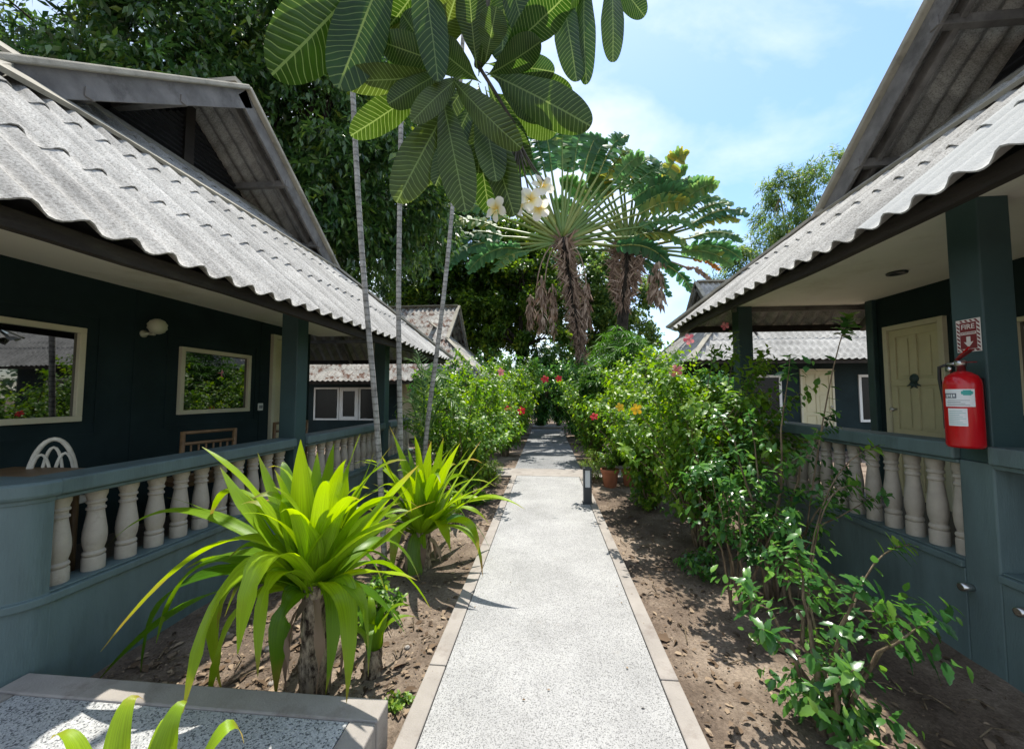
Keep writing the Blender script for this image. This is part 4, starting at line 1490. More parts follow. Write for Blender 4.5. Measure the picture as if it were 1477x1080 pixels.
# --- fine-leaved papyrus clump and small plants
def papyrus(label, base, h, spread, n, seed, L=.42):
    rng = np.random.default_rng(seed)
    base = np.array(base, float)
    t = thing('papyrus_clump', base, label, 'papyrus')
    lines, P, D, N, S, V = [], [], [], [], [], []
    for i in range(n):
        a = rng.uniform(0, 2 * PI)
        o = math.sqrt(rng.uniform(0, 1))
        hh = h * (1 - .45 * o * o) * rng.uniform(.72, 1)
        e = base + np.array([math.cos(a) * spread * o, math.sin(a) * spread * o, hh])
        lines.append((bez(base + np.array([math.cos(a), math.sin(a), 0]) * .2 * o, base + (e - base) * .5 + [0, 0, .25 * h], e, 6), [.008, .004]))
        hue = rng.uniform(0, 1)
        for k in range(20):
            b = 2 * PI * k / 20 + rng.uniform(-.2, .2)
            d = np.array([math.cos(b), math.sin(b), rng.uniform(-.5, .5)])
            P.append(e)
            D.append(d)
            N.append(np.array([0, 0, 1.]) + rng.normal(0, .2, 3))
            S.append(L * rng.uniform(.6, 1.1))
            V.append(np.clip(.3 + .4 * hue + rng.normal(0, .1), 0, 1))
    tubes_obj('stem', lines, M['fine'], t, 4)
    tm = (T_LANCE[0] * np.array([.45, 1, 2.2]), T_LANCE[1])
    cloud('foliage', tm, P, D, N, np.array(S), np.array(V), M['fine'], t)
    return t


papyrus('bright papyrus clump with drooping thread leaves below the traveller palms', (1.75, 9.0, -.09), 3.2, 1.05, 260, 81, L=.30)
shrub('dwarf_bush', 'small yellow-green bush at the right edge of the far path', 'bush', (.86, 7.05, -.09), .66, .26, 26, 8, 7, .05, T_LANCE, M['lime'], 82, None, tl=.14, r0=.006)
shrub('dwarf_bush', 'low fern-like bush with yellow-green blades at the left edge of the path', 'bush', (-.95, 6.4, -.07), .55, .30, 20, 8, 7, .07, T_LANCE, M['lime'], 83, None, tl=.16, r0=.006)
shrub('weed', 'bright weed sprouting in the gap between side paving and path', 'weed', on_ground(572, 1030, -.07), .12, .05, 7, 4, 5, .03, T_OVATE, M['lime'], 84, None, tl=.05, r0=.003)
for (px, py, hh, lab, sd) in [(700, 700, .35, 'low ground plant at the left border of the path below the hedge', 86), (690, 730, .25, 'tiny ground plant beside the path border behind the second lily', 87), (935, 735, .25, 'low leafy plant on the soil behind the bollard light', 88), (540, 905, .3, 'dark low plant in the shade between the lilies', 89)]:
    shrub('ground_plant', lab, 'plant', on_ground(px, py, -.07), hh, .2, 12, 6, 6, .055, T_OVATE, M['hib'], sd, 'low plants on the beds', tl=.14, r0=.005)


# --- silver palm frond and three thin palms
def frond(pts, L, rng, nl=26, droop=.5, w=.05, stem=None, leaves=None, vee=.5):
    pts = np.array(pts)
    n = len(pts)
    P, D, N, S, V = leaves
    for i in range(nl):
        q = .14 + .84 * i / nl
        k = q * (n - 1)
        i0 = min(n - 2, int(k))
        p = pts[i0] + (pts[i0 + 1] - pts[i0]) * (k - i0)
        ax = nrm(pts[i0 + 1] - pts[i0])
        sd = nrm(np.cross(ax, UP))
        up = np.cross(sd, ax)
        for sg in (1, -1):
            P.append(p)
            D.append(sd * sg + ax * .75 + up * vee - UP * droop * rng.uniform(.3, 1))
            N.append(up + rng.normal(0, .15, 3))
            S.append(L * math.sin(PI * (.12 + .8 * q)) * rng.uniform(.85, 1.1))
            V.append(np.clip(.5 + rng.normal(0, .2), 0, 1))
    stem.append((pts, [.016, .005]))


T_BLADE = (np.array([(0, 0, 0), (-.035, .3, .015), (0, .33, 0), (.035, .3, .015), (-.03, .7, -.05), (0, .7, -.065), (.03, .7, -.05), (0, 1, -.22)]),
           [(0, 2, 1), (0, 3, 2), (1, 2, 5, 4), (2, 3, 6, 5), (4, 5, 7), (5, 6, 7)])


def thin_palm(label, pts, r, seed, crown=True):
    rng = np.random.default_rng(seed)
    pts = np.array(pts, float)
    t = thing('palm_tree', pts[0], label, 'palm', 'thin pale-stemmed palms by the left porch')
    # smooth curve through the points
    tt = np.linspace(0, 1, 24)
    src = np.linspace(0, 1, len(pts))
    c = np.stack([np.interp(tt, src, pts[:, k]) for k in range(3)], 1)
    for _ in range(3):
        c[1:-1] = (c[:-2] + c[1:-1] * 2 + c[2:]) / 4
    tubes_obj('trunk', [(c, [r * 1.15, r, r * .85])], M['bark_palm'], t, 12)
    lines, lv = [], ([], [], [], [], [])
    top = c[-1]
    for i in range(7):
        a = i * 2 * PI / 7 + rng.uniform(-.2, .2)
        d = np.array([math.cos(a), math.sin(a), 0])
        L = rng.uniform(1.0, 1.25)
        frond(bez(top, top + d * L * .45 + UP * .85, top + d * L + UP * rng.uniform(.1, .5), 10), .42, rng, 22, .4, stem=lines, leaves=lv)
    tubes_obj('frond_stem', lines, M['palmleaf'], t, 5)
    cloud('frond', T_BLADE, lv[0], lv[1], lv[2], np.array(lv[3]), np.array(lv[4]), M['palmleaf'], t)


thin_palm('nearest of three thin grey palm trunks, leaning left in front of the eave', [on_ground(556, 838, -.07), at(545, 612, 3.24), at(522, 380, 3.2), at(508, 130, 3.15), at(500, -120, 3.1), at(503, -520, 3.1), at(510, -1330, 3.1)], .021, 91)
thin_palm('straight middle one of the three thin palm trunks', [on_ground(580, 785, -.07), at(577, 610, 4.0), at(574, 440, 4.0), at(578, 200, 4.0), at(582, -60, 4.0), at(585, -300, 4.0), at(592, -1000, 4.0)], .024, 92)
thin_palm('thin palm trunk leaning right across the far bungalow roof', [on_ground(606, 756, -.07), at(614, 620, 4.5), at(632, 500, 4.55), at(654, 300, 4.6), at(668, 60, 4.6), at(678, -190, 4.6), at(690, -850, 4.6)], .025, 93)
sf_ = thing('young_palm', (-1.75, 5.1, -.07), 'young palm with pale feathery fronds behind the thin trunks', 'palm')
lines, lv = [], ([], [], [], [], [])
bb_ = np.array([-1.75, 5.1, -.07])
for (mx, my, md, tx, ty, td) in [(610, 560, 5.2, 585, 525, 5.2), (622, 560, 5.2, 640, 560, 5.0), (600, 600, 5.2, 575, 590, 5.2), (612, 580, 5.3, 600, 505, 5.4), (630, 590, 5.2, 668, 600, 5.0)]:
    frond(bez(bb_, 2 * at(mx, my, md) - .5 * (bb_ + at(tx, ty, td)), at(tx, ty, td), 10), .34, np.random.default_rng(int(mx)), 22, .5, stem=lines, leaves=lv)
tubes_obj('frond_stem', lines, M['palmleaf'], sf_, 5)
cloud('frond', T_BLADE, lv[0], lv[1], lv[2], np.array(lv[3]), np.clip(np.array(lv[4]) + .3, 0, 1), M['palmleaf'], sf_)


# --- plumeria overhead
def broad_leaf(p0, p1, w, var, roll=0.0, arch=.06, cup=.12, rng=None, nl=26, nw=4):
    """obovate leaf from p0 to p1 with blade roughly facing the viewer side below it"""
    p0, p1 = np.array(p0), np.array(p1)
    L = np.linalg.norm(p1 - p0)
    d = (p1 - p0) / L
    vw = nrm(CAM - (p0 + p1) / 2)
    s = nrm(np.cross(d, vw))
    n = np.cross(s, d)
    s, n = s * math.cos(roll) + n * math.sin(roll), n * math.cos(roll) - s * math.sin(roll)
    rows, uvs = [], []
    for i in range(nl + 1):
        t = math.sin(i / nl * PI / 2) ** 1.1
        e0 = min(1.0, (t / .62) ** .85) if t < .62 else math.sqrt(max(0.0, 1 - ((t - .62) / .38) ** 2.3))
        ww = w * .5 * max(.03, e0 * (.12 + .88 * min(1, t / .3)))
        c = p0 + d * L * t + n * (-arch * L * 4 * t * (1 - t)) * -1
        r = []
        for j in range(-nw, nw + 1):
            x = j / nw
            r.append(c + s * ww * x + n * (-cup * ww * abs(x) ** 1.5 + .02 * ww * math.sin(t * 26 + x)))
            uvs.append((x * ww / (w * .5) * 1.0, t))
        rows.append(r)
    mb = MB()
    mb.grid(np.array(rows), var)
    mb.uv = uvs
    return mb


rp = np.random.default_rng(77)
PT = np.array([-1.25, -.55, -.07])
pt_ = thing('plumeria_tree', PT, 'plumeria tree hanging big veined leaves and white flowers over the path top', 'tree')
A0 = at(690, 95, 1.28)
A1 = at(720, -120, 1.32)
A2 = at(872, -70, 1.42)
A3 = at(560, -90, 1.35)
tr = [PT + [0, 0, -.1], PT + [.02, .05, .7], PT + [-.04, .12, 1.5], PT + [.05, .28, 2.3], PT + [.2, .5, 2.75]]
mbp = MB().tube(tr, [.085, .075, .065, .055, .045], 12)
obj('trunk', mbp, M['bark_plum'], pt_, smooth=True)
fork = np.array(tr[-1])
for (e, c) in ((A1, fork + [.35, .5, .55]), (A2, fork + [.6, .3, .7]), (A3, fork + [.3, .5, .4])):
    mbp = MB().tube(bez(fork, c, e, 10), [.045, .026], 10)
    obj('branch', mbp, M['bark_plum'], pt_, smooth=True)
mbp = MB().tube(bez(A1, at(700, -20, 1.3), A0, 8), [.018, .015], 10)
obj('branch', mbp, M['bark_plum'], pt_, smooth=True)
PLUM = [  # base px, base d, tip px, tip d, width px, var
    (560, -75, 1.30, 392, 108, 1.12, 112, .25), (572, -85, 1.30, 488, 128, 1.16, 92, .15), (545, -40, 1.40, 606, 100, 1.32, 62, .95),
    (598, -85, 1.25, 632, 118, 1.14, 62, .15), (625, 92, 1.27, 662, -22, 1.16, 74, .75), (648, 104, 1.30, 486, 116, 1.20, 52, .6),
    (648, 100, 1.33, 506, 196, 1.30, 58, .35), (660, 128, 1.28, 572, 292, 1.18, 74, .65), (668, 108, 1.24, 594, 176, 1.12, 44, .7),
    (634, 118, 1.26, 672, 306, 1.14, 68, .55), (690, 128, 1.28, 742, 312, 1.18, 60, .5), (648, 108, 1.22, 752, 214, 1.10, 54, .55),
    (700, 104, 1.28, 852, 182, 1.14, 74, .3), (700, 92, 1.34, 800, 104, 1.30, 52, .1), (716, 84, 1.30, 822, -12, 1.16, 70, .1),
    (804, -40, 1.42, 832, 118, 1.26, 54, .2), (846, -50, 1.42, 846, 122, 1.26, 40, .15), (880, -50, 1.42, 884, 90, 1.28, 42, .3),
    (880, -40, 1.42, 930, 24, 1.32, 40, .1), (696, -80, 1.38, 700, 40, 1.42, 60, .4), (700, 130, 1.38, 802, 192, 1.46, 60, .35),
    (676, 120, 1.34, 640, 250, 1.40, 56, .3), (680, 130, 1.32, 706, 308, 1.34, 58, .2), (640, 100, 1.34, 580, 20, 1.30, 66, .2),
    (720, -60, 1.34, 640, 40, 1.36, 70, .1), (690, 120, 1.32, 690, 250, 1.24, 60, .45), (700, 110, 1.36, 760, 250, 1.38, 56, .2),
    (560, -80, 1.38, 450, -10, 1.3, 90, .3), (720, -90, 1.3, 760, 60, 1.28, 50, .15), (860, -60, 1.4, 800, 20, 1.3, 60, .15), (730, 30, 1.34, 790, -60, 1.3, 55, .2),
    (690, 60, 1.36, 740, 0, 1.40, 46, .5),
    (688, 100, 1.24, 676, -30, 1.16, 60, .25), (700, 90, 1.22, 716, 10, 1.15, 56, .3), (660, 100, 1.30, 548, 60, 1.26, 58, .2), (690, 135, 1.26, 628, 268, 1.20, 52, .35),
    (700, 125, 1.34, 732, 284, 1.30, 56, .15), (706, 110, 1.32, 826, 140, 1.36, 60, .2), (676, 140, 1.40, 604, 268, 1.44, 56, .6), (652, 96, 1.28, 560, 150, 1.24, 50, .4), (664, -70, 1.3, 606, 60, 1.24, 60, .4),
    (690, 110, 1.3, 700, 20, 1.2, 60, .3), (694, 120, 1.3, 620, 60, 1.22, 58, .25), (700, 110, 1.3, 780, 60, 1.24, 58, .15), (730, -60, 1.36, 724, 90, 1.3, 60, .2), (684, 112, 1.3, 600, 230, 1.26, 54, .5),
    (712, 112, 1.3, 790, 170, 1.24, 58, .2), (690, 120, 1.28, 716, 262, 1.16, 58, .4), (800, -70, 1.42, 762, 30, 1.36, 56, .15), (640, -80, 1.3, 560, 40, 1.34, 64, .25), (690, 130, 1.34, 762, 236, 1.34, 54, .3)]
for i, (bx_, by_, bd, tx, ty, td, wpx, v) in enumerate(PLUM):
    p0, p1 = at(bx_, by_, bd), at(tx, ty, td)
    d_ = (bd + td) / 2
    mb = broad_leaf(p0, p1, wpx * d_ / FPX * .77, v, roll=rp.uniform(-.35, .35), arch=rp.uniform(.02, .09), cup=rp.uniform(.05, .3))
    lf = obj('leaf', mb, M['plum'], pt_, smooth=True)
# flower stalk and white flowers
st_ = []
fl0 = at(742, 180, 1.3)
for (px, py, d) in [(765, 285, 1.22), (752, 275, 1.25), (718, 300, 1.22), (785, 262, 1.24), (772, 250, 1.28), (745, 250, 1.27), (760, 240, 1.22), (738, 262, 1.2)]:
    e = at(px, py, d)
    st_.append((bez(fl0, at(748, 215, 1.26), e, 6), [.004, .0025]))
st_.append((bez(A0, at(725, 150, 1.3), fl0, 5), [.006, .005]))
tubes_obj('flower_stalk', st_, M['bark_plum'], pt_, 6)
for (px, py, d, fx, fz) in [(765, 288, 1.20, .1, .0), (782, 268, 1.24, .5, .2), (716, 302, 1.20, -.6, -.3), (750, 292, 1.26, -.3, -.6), (776, 300, 1.24, .3, -.6)]:
    p = at(px, py, d)
    f = nrm(np.array([fx, -1.0, fz]))
    s1 = nrm(np.cross(f, UP))
    s2 = np.cross(f, s1)
    vv, pv = MB(), []
    sz = .040
    for k in range(5):
        a = 2 * PI * k / 5 + rp.uniform(-.1, .1)
        dr = math.cos(a) * s1 + math.sin(a) * s2
        tg = np.cross(f, dr)
        rows, var = [], []
        for (l, w, z, c) in ((.04, .05, -.05, 0), (.3, .26, .12, .25), (.6, .36, .18, .8), (.85, .30, .14, 1), (1.0, .10, .08, 1)):
            for x in (-1, 0, 1):
                rows.append(p + sz * (dr * l + tg * (w * x + .12 * l) + f * (z + .10 * x)))
                var.append(c)
        vv.grid(np.array(rows).reshape(5, 3, 3), var)
    obj('flower', vv, M['petalw'], pt_, smooth=True)

# ------------------------------------------------------------------ leaf litter
rl = np.random.default_rng(8)
n = 9000
P, S, V = [], [], []
while len(P) < n:
    side = rl.uniform()
    if side < .5:
        x, y = rl.uniform(-2.4, -.68), 1.84 + 6 * rl.uniform() ** 2.0
    else:
        x, y = rl.uniform(.72, 2.4), .9 + 6.3 * rl.uniform() ** 1.9
        if rl.uniform() < (x - .75) / 1.9:
            continue
    P.append((x, y, float(soil_z(np.array(x), np.array(y))) + .006 + rl.uniform(0, .012)))
    S.append(rl.choice([.012, .022, .04, .06, .085], p=[.58, .24, .12, .045, .015]) * rl.uniform(.7, 1.2))
    V.append(rl.uniform(0, 1))
for i in range(46):   # a few blown onto the paving
    x = rl.choice([-1, 1]) * (.66 - abs(rl.normal(0, .12))) if i < 34 else rl.uniform(-.6, .62)
    y = rl.uniform(1.3, 7)
    P.append((x, y, .006)), S.append(rl.uniform(.012, .022)), V.append(rl.uniform(.3, 1))
a = rl.uniform(0, 2 * PI, len(P))
D = np.stack([np.cos(a), np.sin(a), rl.normal(0, .12, len(P))], 1)
N = np.array([0, 0, 1.]) + rl.normal(0, .3, (len(P), 3))
setprops(cloud('leaf_litter', T_OVATE, P, D, N, np.array(S), np.array(V), M['litter']), kind='stuff')
rk = MB()
for i in range(16):
    x, y = (rl.uniform(-2.2, -.8), rl.uniform(1.95, 3.4)) if i < 11 else (rl.uniform(.8, 2.2), rl.uniform(1.3, 3.6))
    r = rl.uniform(.012, .03)
    z = float(soil_z(np.array(x), np.array(y)))
    V_ = []
    rk.lathe([(0, -r * .6), (r * .8, -r * .4), (r, 0), (r * .75, r * .45), (0, r * .6)], (x, y, z + r * .2), 8)
setprops(obj('pebbles', rk, M['concrete'], smooth=True), kind='stuff')

tw_ = MB()
for i in range(90):
    x = rl.uniform(-2.3, -.75) if i % 2 else rl.uniform(.8, 2.3)
    y = 1.75 + 4.5 * rl.uniform() ** 1.6
    z = float(soil_z(np.array(x), np.array(y))) + .012
    a_ = rl.uniform(0, 2 * PI)
    L_ = rl.uniform(.06, .22)
    d_ = np.array([math.cos(a_), math.sin(a_), 0]) * L_
    p_ = np.array([x, y, z])
    tw_.tube([p_, p_ + d_ * .5 + np.array([.02 * math.sin(i), .02, .012]), p_ + d_], [.004, .0025], 5)
setprops(obj('fallen_twigs', tw_, M['bark_stem'], smooth=True), kind='stuff')

# ------------------------------------------------------------------ trees
def tree(name, label, base, trunk_top, lobes, ncl, ls, tm, m, seed, group, nleaf=10, r0=.22, droop=.5, shell=.55, tw=.35, bark='bark_dark', limb_n=None, dens=None):
    rng = np.random.default_rng(seed)
    base = np.array(base, float)
    t = thing(name, base, label, 'tree', group)
    top = base + np.array(trunk_top, float)
    lines = [(bez(base - [0, 0, .3], base + (top - base) * .5 + np.append(rng.normal(0, .2, 2), 0), top, 10), [r0 * 1.25, r0, r0 * .75])]
    vol = np.array([a * b * c for (_, _, _, a, b, c) in lobes]) ** .75
    cnt = (ncl * vol / vol.sum()).astype(int)
    C, O = [], []
    for (lx, ly, lz, a, b, c), k in zip(lobes, cnt):
        ce = base + np.array([lx, ly, lz])
        j0 = base + (top - base) * rng.uniform(.6, 1)
        limb = bez(j0, (j0 + ce) / 2 + np.array([0, 0, .3]), ce + np.array([0, 0, c * .3]), 8)
        lines.append((limb, [r0 * .5, r0 * .15]))
        for _ in range(5):
            d = nrm(rng.normal(0, 1, 3) + np.array([0, 0, .2]))
            e = ce + d * np.array([a, b, c]) * .8
            s = limb[rng.integers(4, 8)]
            lines.append((bez(s, (s + e) / 2 + np.array([0, 0, .25]), e, 5), [r0 * .16, r0 * .05]))
        d = nrm(rng.normal(0, 1, (k, 3)))
        # gather the twigs into boughs so that gaps open between them
        nb = max(4, k // 34)
        bc = nrm(rng.normal(0, 1, (nb, 3)))
        br = rng.uniform(shell, 1.08, nb)
        w = rng.integers(0, nb, k)
        d = nrm(bc[w] + rng.normal(0, .20, (k, 3)))
        rr = br[w] * rng.uniform(.86, 1.06, k)
        C.append(ce + d * np.array([a, b, c]) * rr[:, None])
        O.append(d)
    tubes_obj('trunk', lines, M[bark], t, 8)
    C, O = np.concatenate(C), np.concatenate(O)
    k = len(C)
    ax = nrm(O * np.array([1, 1, .6]) + rng.normal(0, .35, (k, 3)) + np.array([0, 0, -droop * .5]))
    hue = np.clip(.30 + rng.normal(0, .18, k), 0, 1)
    P = np.repeat(C, nleaf, 0)
    A = np.repeat(ax, nleaf, 0)
    H = np.repeat(hue, nleaf)
    q = np.tile(np.arange(nleaf) / nleaf, k)
    P = P + A * (q[:, None] * tw) + rng.normal(0, .03, P.shape)
    P[:, 2] -= droop * tw * q ** 2 * .6
    rad = nrm(np.cross(A, rng.normal(0, 1, P.shape)))
    D = A * .55 + rad * .9 + np.array([0, 0, -droop]) * rng.uniform(.3, 1.3, (len(P), 1))
    N = np.array([0, 0, 1.]) + rng.normal(0, .4, P.shape)
    S = ls * rng.uniform(.6, 1.15, len(P))
    V = np.clip(H + rng.normal(0, .08, len(P)) + .25 * (q > .75), 0, 1)
    cloud('crown', tm, P, D, N, S, V, m, t)
    return t


GB = 'big trees behind the left bungalows'
tree('broadleaf_tree', 'massive dark tree towering at far left over the near bungalow roof', (-11.6, 9.0, 0), (.3, 0, 7.5),
     [(0, 0, 10.5, 3.6, 3.0, 3.2), (-2.2, .3, 7.6, 3.0, 2.6, 2.8), (2.4, -.4, 8.2, 2.6, 2.4, 2.6), (.6, -.6, 5.2, 3.0, 2.2, 2.0), (2.2, .2, 11.8, 2.4, 2.2, 2.0)], 8500, .26, T_LANCEW, M['treed'], 101, GB, nleaf=9, r0=.3, droop=.7, tw=.42)
tree('broadleaf_tree', 'dark drooping-leaved tree behind the left bungalow gable, left of the thin trunks', (-7.5, 9.7, 0), (.3, .2, 6.5),
     [(1.1, 0, 9.6, 2.8, 2.2, 2.6), (2.7, .2, 7.2, 2.4, 2.0, 2.2), (-.9, -.2, 7.4, 2.4, 2.0, 2.4), (1.3, -.2, 6.0, 2.4, 1.8, 1.5), (-.3, 0, 11.4, 2.4, 2.0, 2.0), (2.3, 0, 11.6, 2.0, 1.8, 1.8)], 9000, .25, T_LANCEW, M['treed'], 102, GB, nleaf=9, r0=.26, droop=.75, tw=.40)
tree('broadleaf_tree', 'tall dark tree behind the overhanging plumeria leaves', (-6.6, 20.5, 0), (.1, .2, 8.5),
     [(0, 0, 13.4, 3.6, 2.6, 3.2), (2.4, 0, 10.2, 2.8, 2.2, 2.4), (-2.8, 0, 11.2, 3.2, 2.2, 3.0), (.8, -.4, 7.4, 3.2, 1.8, 1.8), (-1.0, .2, 16.4, 3.2, 2.2, 2.4)], 7500, .28, T_LANCEW, M['treed'], 103, GB, nleaf=9, r0=.26, droop=.6, tw=.42)
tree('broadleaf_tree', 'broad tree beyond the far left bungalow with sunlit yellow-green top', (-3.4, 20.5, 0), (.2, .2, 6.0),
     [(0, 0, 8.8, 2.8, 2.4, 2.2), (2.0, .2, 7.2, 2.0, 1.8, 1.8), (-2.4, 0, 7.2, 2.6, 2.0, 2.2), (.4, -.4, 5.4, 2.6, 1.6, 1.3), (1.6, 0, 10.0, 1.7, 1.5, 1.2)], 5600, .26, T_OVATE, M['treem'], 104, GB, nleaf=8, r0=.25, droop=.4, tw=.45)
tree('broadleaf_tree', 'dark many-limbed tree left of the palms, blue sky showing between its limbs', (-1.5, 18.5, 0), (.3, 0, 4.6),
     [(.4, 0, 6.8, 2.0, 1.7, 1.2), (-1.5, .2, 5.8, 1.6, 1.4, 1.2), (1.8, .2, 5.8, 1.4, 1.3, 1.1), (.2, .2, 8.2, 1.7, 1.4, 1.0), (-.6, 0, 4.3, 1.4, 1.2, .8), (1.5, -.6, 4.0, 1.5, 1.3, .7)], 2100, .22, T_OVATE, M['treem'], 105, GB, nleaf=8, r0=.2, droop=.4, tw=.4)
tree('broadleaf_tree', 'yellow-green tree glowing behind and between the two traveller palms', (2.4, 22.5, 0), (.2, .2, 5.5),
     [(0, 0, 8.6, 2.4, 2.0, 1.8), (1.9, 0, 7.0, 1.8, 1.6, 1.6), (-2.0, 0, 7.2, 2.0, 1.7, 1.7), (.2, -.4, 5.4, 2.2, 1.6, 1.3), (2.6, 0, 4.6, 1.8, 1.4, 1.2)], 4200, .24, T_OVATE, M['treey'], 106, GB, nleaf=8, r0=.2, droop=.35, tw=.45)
tree('feathery_tree', 'airy pale tree with wispy upright sprays behind the right bungalow roof', (11.0, 17.5, 0), (.2, 0, 6.2),
     [(0, 0, 8.0, 2.0, 1.6, 1.6), (-1.9, 0, 7.2, 1.6, 1.3, 1.3), (1.5, 0, 10.2, 1.4, 1.2, 2.1), (-.5, .2, 9.9, 1.2, 1.0, 1.5), (2.9, 0, 9.6, 1.5, 1.2, 1.9), (-2.6, .1, 5.9, 1.5, 1.2, 1.1)], 2700, .26, T_LANCE, M['treey'], 107, None, nleaf=10, r0=.14, droop=.55, shell=.3, tw=.6, bark='bark_stem')
GD = 'shade shrubs closing the path end'
for (x, y, h, s_, lab, sd) in [(-.25, 18.4, 4.6, 1.5, 'dark shrub closing the end of the path on its left side', 111), (.6, 19.3, 4.8, 1.6, 'dark shrub closing the end of the path on its right side', 112),
                               (-2.4, 16.0, 3.6, 1.2, 'dense dark shrub under the many-limbed tree left of the far path', 113), (-1.1, 14.9, 3.2, 1.2, 'dark shrub overhanging the shaded far path on its left', 117), (1.15, 14.4, 3.2, 1.2, 'dark shrub overhanging the shaded far path on its right', 118),
                               (2.9, 16.4, 3.6, 1.3, 'dark shrub at the foot of the right traveller palm', 114),
                               (-2.9, 10.6, 2.6, .9, 'leafy shrub beside the far left bungalow front', 115), (3.6, 9.4, 2.2, .8, 'leafy shrub before the far right bungalow corner', 116)]:
    shrub('garden_shrub', lab, 'shrub', (x, y, -.07), h, s_, 46, 16, 9, .17, T_OVATE, M['hibd'], sd, GD, tl=.6, r0=.03, lo=.03, dome=.2)


# ------------------------------------------------------------------ traveller palms
T_STRIP = (np.array([(-.5, 0, 0), (.5, 0, 0), (.44, .55, -.05), (-.44, .55, -.05), (.12, 1, -.2), (-.3, 1, -.2)]), [(0, 1, 2, 3), (3, 2, 4, 5)])


def torn_blade(P_, D_, N_, S_, V_, W_, pts, w, rng, var, gap=.25, fold=.35, side_n=None, nstrip=20):
    """two rows of torn strips along a midrib"""
    n = len(pts)
    for i in range(nstrip):
        q = (i + .5) / nstrip
        k = q * (n - 1)
        i0 = min(n - 2, int(k))
        p = pts[i0] + (pts[i0 + 1] - pts[i0]) * (k - i0)
        ax = nrm(pts[i0 + 1] - pts[i0])
        s = nrm(np.cross(ax, side_n))
        prof = math.sin(PI * min(1, .12 + q * .83)) ** .55
        for sg in (1, -1):
            if rng.uniform() < gap * .25:
                continue
            P_.append(p)
            D_.append(s * sg + ax * rng.uniform(.15, .4) + side_n * fold * rng.uniform(.2, 1) - UP * rng.uniform(0, .5) * (1 + gap))
            N_.append(side_n + rng.normal(0, .25, 3))
            S_.append(w * prof * rng.uniform(.75, 1.1))
            V_.append(np.clip(var + rng.normal(0, .1), 0, 1))


def strips(name, lists, sw, m, parent):
    P, D, N, S, V = [np.array(a) for a in lists]
    D = nrm(D)
    N = nrm(N - D * np.sum(N * D, 1, keepdims=True))
    X = np.cross(D, N)
    t = T_STRIP[0]
    Vv = P[:, None, :] + sw * t[None, :, 0:1] * X[:, None, :] + S[:, None, None] * (t[None, :, 1:2] * D[:, None, :] + t[None, :, 2:3] * N[:, None, :])
    return np_obj(name, Vv.reshape(-1, 3), T_STRIP[1], 6, len(P), V, m, parent)


def ravenala(label, base, crown, yaw, leaves, seed, skirt, trunk_r=.2):
    """leaves: (angle from +x in the fan plane, petiole length, blade length, droop, kind)"""
    rng = np.random.default_rng(seed)
    base, crown = np.array(base, float), np.array(crown, float)
    t = thing('traveller_palm', base, label, 'palm', 'traveller palms beyond the hedge')
    fx = np.array([math.cos(yaw), math.sin(yaw), 0])
    fn = np.array([-math.sin(yaw), math.cos(yaw), 0])
    tb = MB().tube(bez(base - [0, 0, .2], (base + crown) / 2 + np.array([.1, 0, 0]), crown, 14), [trunk_r * 1.1, trunk_r, trunk_r * .8], 14)
    obj('trunk', tb, M['bark_dark'], t, smooth=True)
    for (ang, lp, lb, dr, kind) in leaves:
        a = math.radians(ang + rng.uniform(-1.5, 1.5))
        d = fx * math.cos(a) + UP * math.sin(a)
        off = fn * rng.uniform(-.12, .12)
        p0 = crown + off * .5 + d * .08 - UP * .25 * (1 - abs(math.sin(a)))
        p1 = crown + d * lp + off - UP * dr * .12 * lp
        hx = 1 if math.cos(a) >= 0 else -1
        tip = p1 + d * lb * .86 + fx * hx * lb * .10 * dr - UP * lb * .42 * dr + off * 2
        mid = p1 + d * lb * .52 + UP * lb * .02 + off
        pm = bez(p0, (p0 + p1) / 2 + UP * .05 * lp * (1 - abs(math.sin(a))), p1, 8)
        bl = bez(p1, 2 * mid - .5 * (p1 + tip), tip, 14)
        mb = MB().tube(np.concatenate([pm, bl[1:]]), [.085, .036, .028, .012], 6, var=rng.uniform(.2, 1))
        pet = obj('petiole', mb, M['ravp'] if kind != 'dead' else M['dead'], t, smooth=True)
        L = ([], [], [], [], [])
        mk = {'dead': 'dead', 'orange': 'orange'}.get(kind, 'rav')
        sn = nrm(fn * rng.choice([-1, 1]) * .75 + UP * .6 * abs(math.cos(a)) + d * .05)
        torn_blade(L[0], L[1], L[2], L[3], L[4], None, bl, lb * .19, rng, rng.uniform(.15, .6) + (.35 if kind == 'yellow' else 0), gap=.4 if kind != 'dead' else 1.5, side_n=sn, nstrip=int(12 + lb * 6))
        strips('blade', L, lb / (12 + lb * 6) * 2.2, M[mk], pet)
    # skirt of old brown leaf sheaths pressed down the trunk
    P, D, N, S, V = [], [], [], [], []
    zlen, wid, cnt = skirt
    for i in range(cnt):
        q = rng.uniform(0, 1)
        p = crown + (base - crown) * (q * zlen / np.linalg.norm(base - crown))
        sg = rng.choice([-1, 1])
        wq = wid * (1 - .75 * abs(q - .3) / .7)
        p = p + fx * sg * wq * rng.uniform(.05, .6) + fn * rng.uniform(-.2, .2) - fn * .22
        P.append(p)
        D.append(fx * sg * rng.uniform(.1, .8) * (1 - .5 * q) - UP * rng.uniform(.35, 1.0) * (1 if rng.uniform() < .75 else -.3) - fn * .15)
        N.append(-fn + rng.normal(0, .4, 3))
        S.append(rng.uniform(.25, .65) * (1 - .3 * q))
        V.append(rng.uniform(0, .75))
    cloud('dead_sheaths', (T_LANCE[0] * np.array([.7, 1, 1]), T_LANCE[1]), P, D, N, np.array(S), np.array(V), M['dead'], t)
    return t


